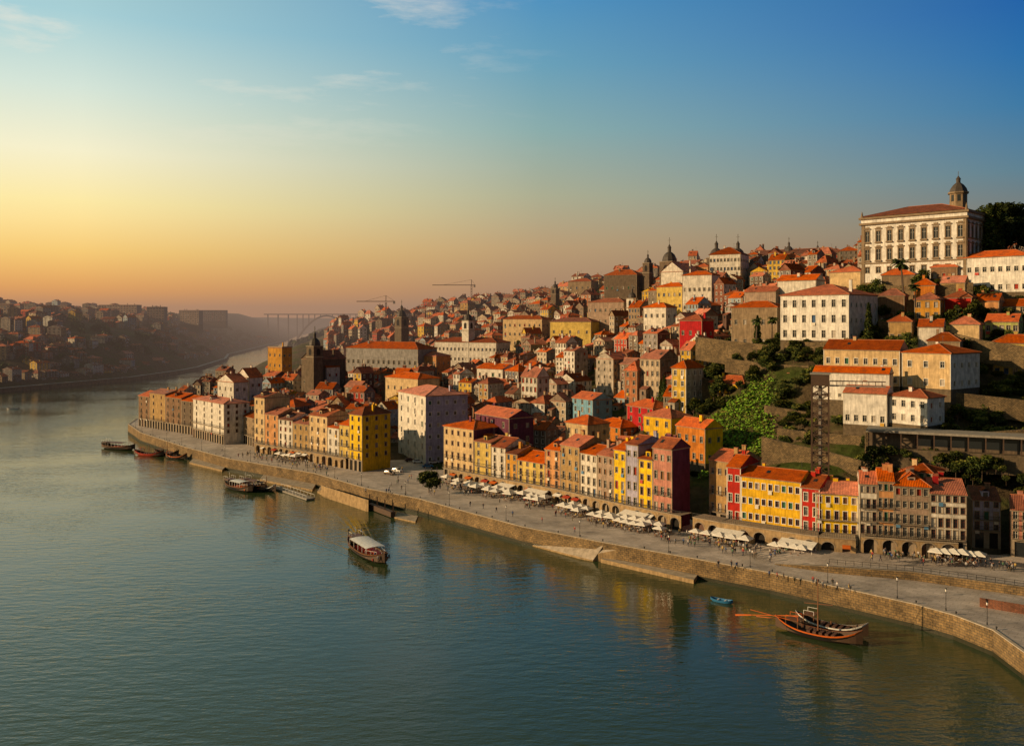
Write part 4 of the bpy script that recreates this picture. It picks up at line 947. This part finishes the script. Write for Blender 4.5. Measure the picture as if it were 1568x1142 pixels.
def tourboat(name,pos,ang,L=22,B=5,trim=M_orange,can=(-6,4),col2=M_whitep,stripe=None,crew=0):
    mb=MB(); hull(mb,L,B,1.5,M_hull,M_dkwood,1.5,stripe=stripe or M_wood)
    canopy(mb,can[0],can[1],B*.44,.75,3.1,col2)
    mb.cur='benches'
    for x in np.arange(can[0]+.5,can[1]+3,1.1): mb.box(x,x+.4,-B*.36,-.4,.75,1.25,trim); mb.box(x,x+.4,.4,B*.36,.75,1.25,trim)
    mb.cur='wheelhouse'; x=-L*.36; mb.box(x-1.2,x+1.2,-1.2,1.2,.75,3.0,M_dkwood); mb.box(x-1.6,x+1.6,-1.6,1.6,3.0,3.15,M_wood)
    for s in (-1,1): mb.quad([(x-.9,s*1.21,1.9),(x+.9,s*1.21,1.9),(x+.9,s*1.21,2.6),(x-.9,s*1.21,2.6)],M_glass)
    mb.quad([(x+1.21,-.9,1.9),(x+1.21,.9,1.9),(x+1.21,.9,2.6),(x+1.21,-.9,2.6)],M_glass)
    mb.cur='rail'
    for s in (-1,1):
        mb.beam((L*.2,s*B*.4,2.4),(L*.4,s*B*.2,2.9),.06,M_whitep); mb.beam((x-1.5,s*1.5,4.1),(x+1.5,s*1.5,4.1),.06,M_whitep)
        for t in (0,.5,1): mb.beam((L*.2+t*L*.2,s*B*(.4-.2*t),1.5),(L*.2+t*L*.2,s*B*(.4-.2*t),2.4+.5*t),.05,M_whitep); mb.beam((x-1.5+3*t,s*1.5,3.15),(x-1.5+3*t,s*1.5,4.1),.05,M_whitep)
    mb.cur='mast'; mb.beam((L*.47,0,2.2),(L*.52,0,3.6),.18,M_wood); mb.beam((x,0,3),(x,0,5.4),.08,M_whitep)
    e=mb.build(name,(pos[0],pos[1],.0),ang,split=True)
    for i in range(crew):
        xx=can[1]+.6+(i%5)*1.1 if i<10 else x+U(-1,1); yy=(-1 if i%2 else 1)*U(.6,B*.3); zz=.76 if i<10 else 3.16
        ca,sa=math.cos(ang),math.sin(ang); inst('boat_passenger',random.choice(PM),(pos[0]+xx*ca-yy*sa,pos[1]+xx*sa+yy*ca,zz),U(0,6))
    return e
def ang_of(a,b_): return math.atan2(b_[1]-a[1],b_[0]-a[0])
tp=on_level(562,848,0); tourboat('river_tour_boat',tp,math.atan2(-.86,.5),24,5.8,M_redp,(-6,6),M_whitep,M_wood,12)
def rabelo(name,pos,ang,L=17,B=4,trim=M_orange,hullm=M_wood,mast=7,oar=True,cargo=True):
    mb=MB(); hull(mb,L,B,1.1,hullm,M_dkwood,2.0,pw=.7,stripe=trim,draft=.4)
    mb.cur='barrels'
    if cargo:
        for i in range(5):
            for j in (-1,0,1): 
                x=-1.5+i*1.15; mb.beam((x,j*.75-.33,1.0),(x,j*.75+.33,1.0),.62,M_door)
    mb.cur='steering_platform'; mb.box(-L*.36,-L*.2,-1.3,1.3,2.5,2.62,M_wood)
    for x in (-L*.35,-L*.21):
        for s in (-1.2,1.2): mb.beam((x,s,.5),(x,s,2.5),.12,M_wood); mb.beam((x,s,2.6),(x,s,3.4),.07,trim)
    for s in (-1.2,1.2): mb.beam((-L*.35,s,3.4),(-L*.21,s,3.4),.07,trim)
    if oar: mb.cur='steering_oar'; mb.beam((-L*.22,0,3.3),(-L*.82,0,1.5),.14,M_orange,.1); mb.beam((-L*.8,0,1.56),(-L*1.0,0,.9),.2,M_orange,.3); mb.beam((-L*.3,1.3,1.8),(-L*.8,2.6,.6),.1,M_orange); mb.beam((-L*.3,-1.3,2.6),(-L*.75,-2.4,3.4),.1,M_orange)
    mb.cur='mast'; mb.beam((0,0,.4),(0,0,mast),.24,M_wood,.14)
    if mast>5: mb.beam((-2.6,0,mast*.55),(2.8,0,mast*.6),.14,M_wood); mb.beam((0,0,mast),(L*.46,0,2.4),.05,M_rail); mb.beam((0,0,mast),(-L*.3,0,3),.05,M_rail)
    return mb.build(name,(pos[0],pos[1],0),ang,split=True)
a=on_level(1198,962,0);b_=on_level(1318,988,0)
rabelo('rabelo_boat',((a.x+b_.x)/2-.5,(a.y+b_.y)/2,0),ang_of(a,b_),16.5,3.8,M_orange,M_hull,11)
rabelo('rabelo_boat',((a.x+b_.x)/2+3.2,(a.y+b_.y)/2+3.4,0),ang_of(a,b_),14,3.2,M_whitep,M_hull,2,False,True)
mb=MB(); hull(mb,5,1.8,.55,M_bluep,M_bluep,.35,stripe=M_bluep,draft=.2); mb.cur='thwarts'; mb.box(-1,-.7,-.75,.75,.4,.46,M_whitep); mb.box(.6,.9,-.75,.75,.4,.46,M_whitep); p=on_level(1105,921,0); mb.build('blue_rowing_boat',p,-.6,split=True)
p=on_level(181,687,0); tourboat('moored_tour_boat',p,-.35,20,5.4,M_orange,(-4,4),M_wood)
p=on_level(228,697,0); rabelo('rabelo_boat',p,-.3,16,4,M_redp,M_redp,5,False)
p=on_level(256,696,0); rabelo('rabelo_boat',p,-.2,13,3.4,M_wood,M_hull,6,False)
p=on_level(270,702,0); rabelo('rabelo_boat',p,-.4,12,3,M_orange,M_hull,2,False)
p=on_level(366,749,0); tourboat('moored_tour_boat',p,-.75,18,4.8,M_orange,(-3,4),M_whitep)
p=on_level(388,748,0); tourboat('moored_tour_boat',p,-.75,15,3.8,M_redp,(-2,3),M_wood)
p=on_level(408,750,0); rabelo('rabelo_boat',p,-.75,12,3,M_whitep,M_hull,5,False)
p=on_level(20,626,0); mb=MB(); hull(mb,8,2,.6,M_whitep,M_wood,.4); mb.build('small_motor_boat',p,.2,split=True)
mb=MB(); a=on_level(424,747,0);b_=on_level(476,765,0); L=(b_-a).length; mb.cur='deck'; mb.box(0,L,-1.6,1.6,.1,.6,M_concrete); mb.cur='posts'
for x in np.arange(.3,L,2.6):
    for s in (-1.5,1.5): mb.beam((x,s,.6),(x,s,1.6),.08,M_whitep)
for s in (-1.5,1.5): mb.beam((.3,s,1.6),(L-.3,s,1.6),.07,M_whitep)
mb.build('floating_pontoon',a,ang_of(a,b_),split=True)
mb=MB(); mb.cur='ripples'; hd=Vector((.5,-.86,0)); lt=Vector((.86,.5,0))
for s in (-1,1):
    for j in range(4):
        prev=None
        for i in range(26):
            t=i/25; p=Vector((tp.x,tp.y,0))+hd*(7-j*3)+(-hd*t*60)+lt*s*(2.4+t*(15-j*2.2)); wd_=.9; hh=.11*(1-t)**.5+.01
            cur=(p-lt*wd_,p+Z*hh,p+lt*wd_)
            if prev: mb.quad([prev[0]-Z*.02,cur[0]-Z*.02,cur[1],prev[1]],M_water); mb.quad([prev[1],cur[1],cur[2]-Z*.02,prev[2]-Z*.02],M_water)
            prev=cur
mb.build('boat_wake',smooth=True,merge=True)
def quay_pt(t,off):
    p=base_pt(t); q=base_pt(t+4); u=(q-p).normalized(); return p-Vector((-u.y,u.x,0))*off
for i in range(280):
    if R()<.75: p=quay_pt(U(690,1215),U(2,13)); z=QZ
    else: p=quay_pt(U(392,530),U(2,12)); z=QZ
    inst('pedestrian',random.choice(PM),(p.x,p.y,z),U(0,6.28),U(.95,1.08))
for i in range(70):
    p=quay_pt(U(1330,1560),U(2,9)); inst('pedestrian',random.choice(PM),(p.x,p.y,UZ),U(0,6.28),U(.95,1.08))
for i in range(36):
    x,y,_=on_level(U(590,670),U(720,760),QZ); inst('pedestrian',random.choice(PM),(x,y,QZ),U(0,6.28),1)
for px,py in ((1178,884),(1190,886),(1200,888),(1245,893),(1250,896),(1260,900),(1275,897),(1282,902),(1300,905),(1120,868),(1128,870),(880,815),(830,800),(560,755),(500,728),(480,722),(340,690),(365,700),(720,775),(740,778),(1100,868),(785,790),(760,784)):
    p=on_level(px,py,QZ); inst('pedestrian',random.choice(PM),p,U(0,6.28),1)
mb=MB(); mb.cur='pole'; mb.cyl(0,0,0,2.9,.05,.05,M_whitep,6); mb.box(-.35,.35,-.35,.35,0,.1,M_concrete); mb.cur='canopy'; r=1.6
c4=[(-r,-r,2.3),(r,-r,2.3),(r,r,2.3),(-r,r,2.3)]
for i in range(4):
    a,b_=c4[i],c4[(i+1)%4]; mb.quad([a,b_,(0,0,3.05)],M_canvas); mb.quad([a,b_,(b_[0],b_[1],2.08),(a[0],a[1],2.08)],M_canvas); mb.beam(a,(0,0,3.0),.04,M_wood)
par=mb.mesh('parasol_mesh')
mb=MB(); mb.box(-.4,.4,-.4,.4,.71,.75,M_whitep); mb.beam((0,0,0),(0,0,.71),.07,M_steel); mb.box(-.25,.25,-.25,.25,0,.03,M_steel); tab=mb.mesh('table_mesh')
mb=MB(); mb.box(-.21,.21,-.21,.21,.43,.46,M_wood); mb.box(-.21,.21,.19,.22,.46,.88,M_wood)
for sx in(-.18,.18):
    for sy in (-.18,.18): mb.box(sx-.02,sx+.02,sy-.02,sy+.02,0,.43,M_steel)
cha=mb.mesh('chair_mesh')
ad_=math.atan2(u0.y,u0.x)
def cafe(px,off,z,sc=1.0):
    p=quay_pt(px,off)
    if R()<.92: inst('cafe_parasol',par,(p.x,p.y,z),ad_+U(-.15,.15),sc*U(.85,1.05))
    for dx,dy in ((-.9,-.8),(.9,.8)):
        q=(p.x+dx,p.y+dy,z); inst('cafe_table',tab,q,ad_)
        for k in range(2):
            a=ad_+math.pi*k; cx=q[0]+math.sin(a)*.62; cy=q[1]-math.cos(a)*.62; inst('cafe_chair',cha,(cx,cy,z),a+math.pi)
            if R()<.45: inst('seated_person',PS,(cx,cy,z),a+math.pi)
px=716
while px<1045:
    if not (860<px<878 or 925<px<935): 
        cafe(px,U(4,5),QZ); 
        if R()<.62: cafe(px,U(7.6,8.2),QZ)
    px+=F*3.5/base_pt(px).y*.62
for px in (1078,1095,1112,1130,1150,1195,1210,1225,1236): cafe(px,3.6,QZ)
for px in (1430,1443,1456,1469,1482,1494): cafe(px,3.4,UZ)
for px in (695,702): cafe(px,3,QZ)
for px in (440,448,456,464): cafe(px,3.5,QZ)
def marquee(px,off,z,L):
    mb=MB(); mb.cur='posts'
    for x in (0,L/2,L):
        for y in (0,3): mb.beam((x,y,0),(x,y,2.3),.08,M_whitep)
    mb.cur='roof'; mb.quad([(-.3,-.4,2.3),(L+.3,-.4,2.3),(L+.3,3.2,3.1),(-.3,3.2,3.1)],M_canvas); mb.quad([(-.3,-.4,2.3),(L+.3,-.4,2.3),(L+.3,-.4,2.05),(-.3,-.4,2.05)],M_canvas)
    p=quay_pt(px,off); q=quay_pt(px+6,off); mb.build('white_marquee',(p.x,p.y,z),ang_of(p,q),split=True)
for px,L in ((770,6),(812,8),(960,8),(1100,7),(1200,8)): marquee(px,3.6,QZ,L)
mb=MB(); mb.cyl(0,0,0,.5,.14,.1,M_rail,8); mb.cyl(0,0,.5,3.6,.06,.045,M_rail,8); mb.cyl(0,0,3.6,4.1,.12,.2,M_canvas,6); mb.cyl(0,0,4.1,4.35,.24,.03,M_rail,6); mb.beam((-.3,0,3.45),(.3,0,3.45),.04,M_rail)
lamp=mb.mesh('lamp_mesh')
mb=MB(); mb.cyl(0,0,0,.45,.14,.12,M_rail,8); mb.cyl(0,0,.45,.6,.2,.16,M_rail,8); bm_=mb.mesh('bollard_mesh')
for i in range(4,len(W0)-3):
    a,b_=W0[i],W0[i+1]; L=(b_-a).length; k=max(1,int(L/16))
    nrm=Vector((-(b_-a).y,(b_-a).x,0)).normalized(); nrm=nrm if nrm.y>0 else -nrm
    for j in range(k): q=a+(b_-a)*(j+.3)/k+nrm*1.6; inst('street_lamp',lamp,(q.x,q.y,QZ),0,1)
    for j in range(int(L/7)): p=a+(b_-a)*(j*7/L)+nrm*.9; inst('mooring_bollard',bm_,(p.x,p.y,QZ))
def car_mesh(paint):
    mb=MB(); prof=[(-2.1,.45),(-2.1,.85),(-1.7,1.0),(-1.2,1.42),(.3,1.45),(1.0,.98),(1.95,.85),(2.1,.6),(2.1,.4)]
    w=.85
    for (x,z),(x2,z2) in zip(prof,prof[1:]):
        wi=w*(.86 if z>1.2 else 1); wj=w*(.86 if z2>1.2 else 1)
        gl=(x,x2) in ((-1.7,-1.2),(.3,1.0)); mb.cur='body'; mb.quad([(x,-wi,z),(x,wi,z),(x2,wj,z2),(x2,-wj,z2)],M_glass if gl else paint)
    for s in (-1,1):
        mb.quad([(-2.1,s*w,.35),(2.1,s*w,.35),(2.1,s*w,.6),(1.95,s*w,.85),(1,s*w,.98),(-1.7,s*w,1.0),(-2.1,s*w,.85)],paint)
        mb.quad([(-1.7,s*w,1.0),(1,s*w,.98),(.3,s*w*.86,1.45),(-1.2,s*w*.86,1.42)],M_glass)
        for x in (-1.3,1.3):
            A=[(x+.33*math.cos(t),s*(w+.02),.33+.33*math.sin(t)) for t in np.linspace(0,2*math.pi,13)[:-1]]; mb.quad(A,M_hull); Bq=[(p[0],s*(w-.2),p[2]) for p in A]
            for k in range(12): mb.quad([A[k],A[(k+1)%12],Bq[(k+1)%12],Bq[k]],M_hull)
    return mb.mesh('car_mesh')
cm=[car_mesh(M_whitep),car_mesh(M_bluep),car_mesh(M_steel)]
for px,py,i,a in ((655,715,1,.2),(640,708,0,.2),(664,709,0,.3),(628,706,2,.3),(608,722,0,-.6),(596,726,2,-.6)):
    p=on_level(px,py,QZ); inst('parked_car',cm[i],p,a)
# ---------------------------------------------------------------- haze
m=bpy.data.materials.new('haze_air'); m.use_nodes=True; n=m.node_tree.nodes; l=m.node_tree.links; n.clear()
out=N(n,'ShaderNodeOutputMaterial'); ab=N(n,'ShaderNodeVolumeAbsorption'); em=N(n,'ShaderNodeEmission'); sh=N(n,'ShaderNodeAddShader')
dn=1/2900; ab.inputs['Color'].default_value=(0,0,0,1); ab.inputs['Density'].default_value=dn
em.inputs['Color'].default_value=(.33,.22,.16,1); em.inputs['Strength'].default_value=dn  # faint glow added to the haze volume, standing in for scattered light
l.new(ab.outputs[0],sh.inputs[0]); l.new(em.outputs[0],sh.inputs[1]); l.new(sh.outputs[0],out.inputs['Volume'])
mb=MB(); mb.box(-4000,4000,560,4200,-6,125,m); mb.build('haze_air',merge=True)
# ---------------------------------------------------------------- world
SAZ=math.radians(-100); SEL=math.radians(16)
w=bpy.data.worlds.new('World'); scene.world=w; w.use_nodes=True; n=w.node_tree.nodes; l=w.node_tree.links; n.clear()
out=N(n,'ShaderNodeOutputWorld'); tc=N(n,'ShaderNodeTexCoord'); sep=N(n,'ShaderNodeSeparateXYZ'); l.new(tc.outputs['Generated'],sep.inputs[0])
el=N(n,'ShaderNodeMath',operation='ARCSINE'); l.new(sep.outputs[2],el.inputs[0])
elm=N(n,'ShaderNodeMapRange'); elm.inputs[1].default_value=math.radians(-2); elm.inputs[2].default_value=math.radians(38); l.new(el.outputs[0],elm.inputs[0])
az=N(n,'ShaderNodeMath',operation='ARCTAN2'); l.new(sep.outputs[0],az.inputs[0]); l.new(sep.outputs[1],az.inputs[1])
def ev(y,x): return (math.degrees(math.atan((490-y)/math.hypot(1358,x-784)))+2)/40
def rp(x,lst,top): return ramp(n,l,elm.outputs[0],[(0,lin(lst[0][1]))]+[(ev(y,x),lin(c)) for y,c in lst]+[(1,lin(top))])
left=rp(0,[(488,(220,140,82)),(440,(250,172,84)),(380,(255,208,116)),(300,(255,234,164)),(220,(248,241,204)),(120,(215,230,216)),(0,(168,208,214))],(108,120,88))
mid=rp(784,[(488,(158,122,98)),(440,(176,136,102)),(380,(188,156,114)),(300,(172,172,142)),(200,(138,172,170)),(100,(105,160,184)),(0,(80,146,190))],(58,80,66))
right=rp(1568,[(488,(105,88,80)),(400,(120,102,88)),(340,(124,120,108)),(260,(92,126,142)),(160,(56,118,162)),(80,(36,108,168)),(0,(26,96,166))],(32,54,58))
def mr(a,b_):
    x=N(n,'ShaderNodeMapRange'); x.inputs[1].default_value=math.radians(a); x.inputs[2].default_value=math.radians(b_); l.new(az.outputs[0],x.inputs[0]); return x.outputs[0]
c=mixc(n,l,mr(-26,2),left,mid); c=mixc(n,l,mr(2,30),c,right)
mp=N(n,'ShaderNodeMapping'); mp.inputs['Scale'].default_value=(2.4,2.4,12); mp.inputs['Rotation'].default_value=(0,math.radians(9),0); mp.inputs['Location'].default_value=(.4,.1,.9); l.new(tc.outputs['Generated'],mp.inputs[0])
cn=noise(n,l,mp.outputs[0],2.0,8,.64)
cm_=N(n,'ShaderNodeMath',operation='MULTIPLY'); l.new(ramp(n,l,cn,[(.53,0),(.72,1)]),cm_.inputs[0])
hi=N(n,'ShaderNodeMapRange'); hi.inputs[1].default_value=math.radians(9); hi.inputs[2].default_value=math.radians(19); hi.inputs[4].default_value=.8; l.new(el.outputs[0],hi.inputs[0]); l.new(hi.outputs[0],cm_.inputs[1])
lf=N(n,'ShaderNodeMath',operation='MULTIPLY'); l.new(cm_.outputs[0],lf.inputs[0])
lz=N(n,'ShaderNodeMapRange'); lz.inputs[1].default_value=math.radians(4); lz.inputs[2].default_value=math.radians(-12); l.new(az.outputs[0],lz.inputs[0]); l.new(lz.outputs[0],lf.inputs[1])
c=mixc(n,l,lf.outputs[0],c,lin((250,236,215)))
# the sky away from the afterglow (behind the bridge) is darker
bk_=N(n,'ShaderNodeMapRange'); bk_.inputs[1].default_value=-.5; bk_.inputs[2].default_value=.45; bk_.inputs[3].default_value=.42; bk_.inputs[4].default_value=1.0; l.new(sep.outputs[1],bk_.inputs[0])
st2=N(n,'ShaderNodeMath',operation='MULTIPLY'); st2.inputs[1].default_value=.97; l.new(bk_.outputs[0],st2.inputs[0])
bg=N(n,'ShaderNodeBackground'); l.new(st2.outputs[0],bg.inputs[1]); l.new(c,bg.inputs[0])
sky=N(n,'ShaderNodeTexSky'); sky.sky_type='NISHITA'; sky.sun_disc=False; sky.sun_elevation=SEL; sky.sun_rotation=SAZ%(2*math.pi)
bg2=N(n,'ShaderNodeBackground'); bg2.inputs[1].default_value=.005; l.new(sky.outputs[0],bg2.inputs[0])
ads=N(n,'ShaderNodeAddShader'); l.new(bg.outputs[0],ads.inputs[0]); l.new(bg2.outputs[0],ads.inputs[1]); l.new(ads.outputs[0],out.inputs[0])
sd=bpy.data.lights.new('sun','SUN'); sd.energy=5.0; sd.angle=math.radians(.6); sd.color=(1,.68,.35)
so=bpy.data.objects.new('sun',sd); col.objects.link(so)
dr=Vector((math.sin(SAZ)*math.cos(SEL),math.cos(SAZ)*math.cos(SEL),math.sin(SEL))); so.rotation_euler=dr.to_track_quat('Z','Y').to_euler(); so.location=(0,0,200)
cd=bpy.data.cameras.new('camera'); cd.sensor_width=36; cd.lens=36*F/1568; cd.shift_y=-80.5/1568; cd.clip_end=30000; cd.clip_start=1
co=bpy.data.objects.new('camera',cd); col.objects.link(co); co.location=(0,0,CH); co.rotation_euler=(math.radians(90),0,0); scene.camera=co
scene.view_settings.view_transform='Standard'; scene.view_settings.look='None'; scene.view_settings.exposure=0
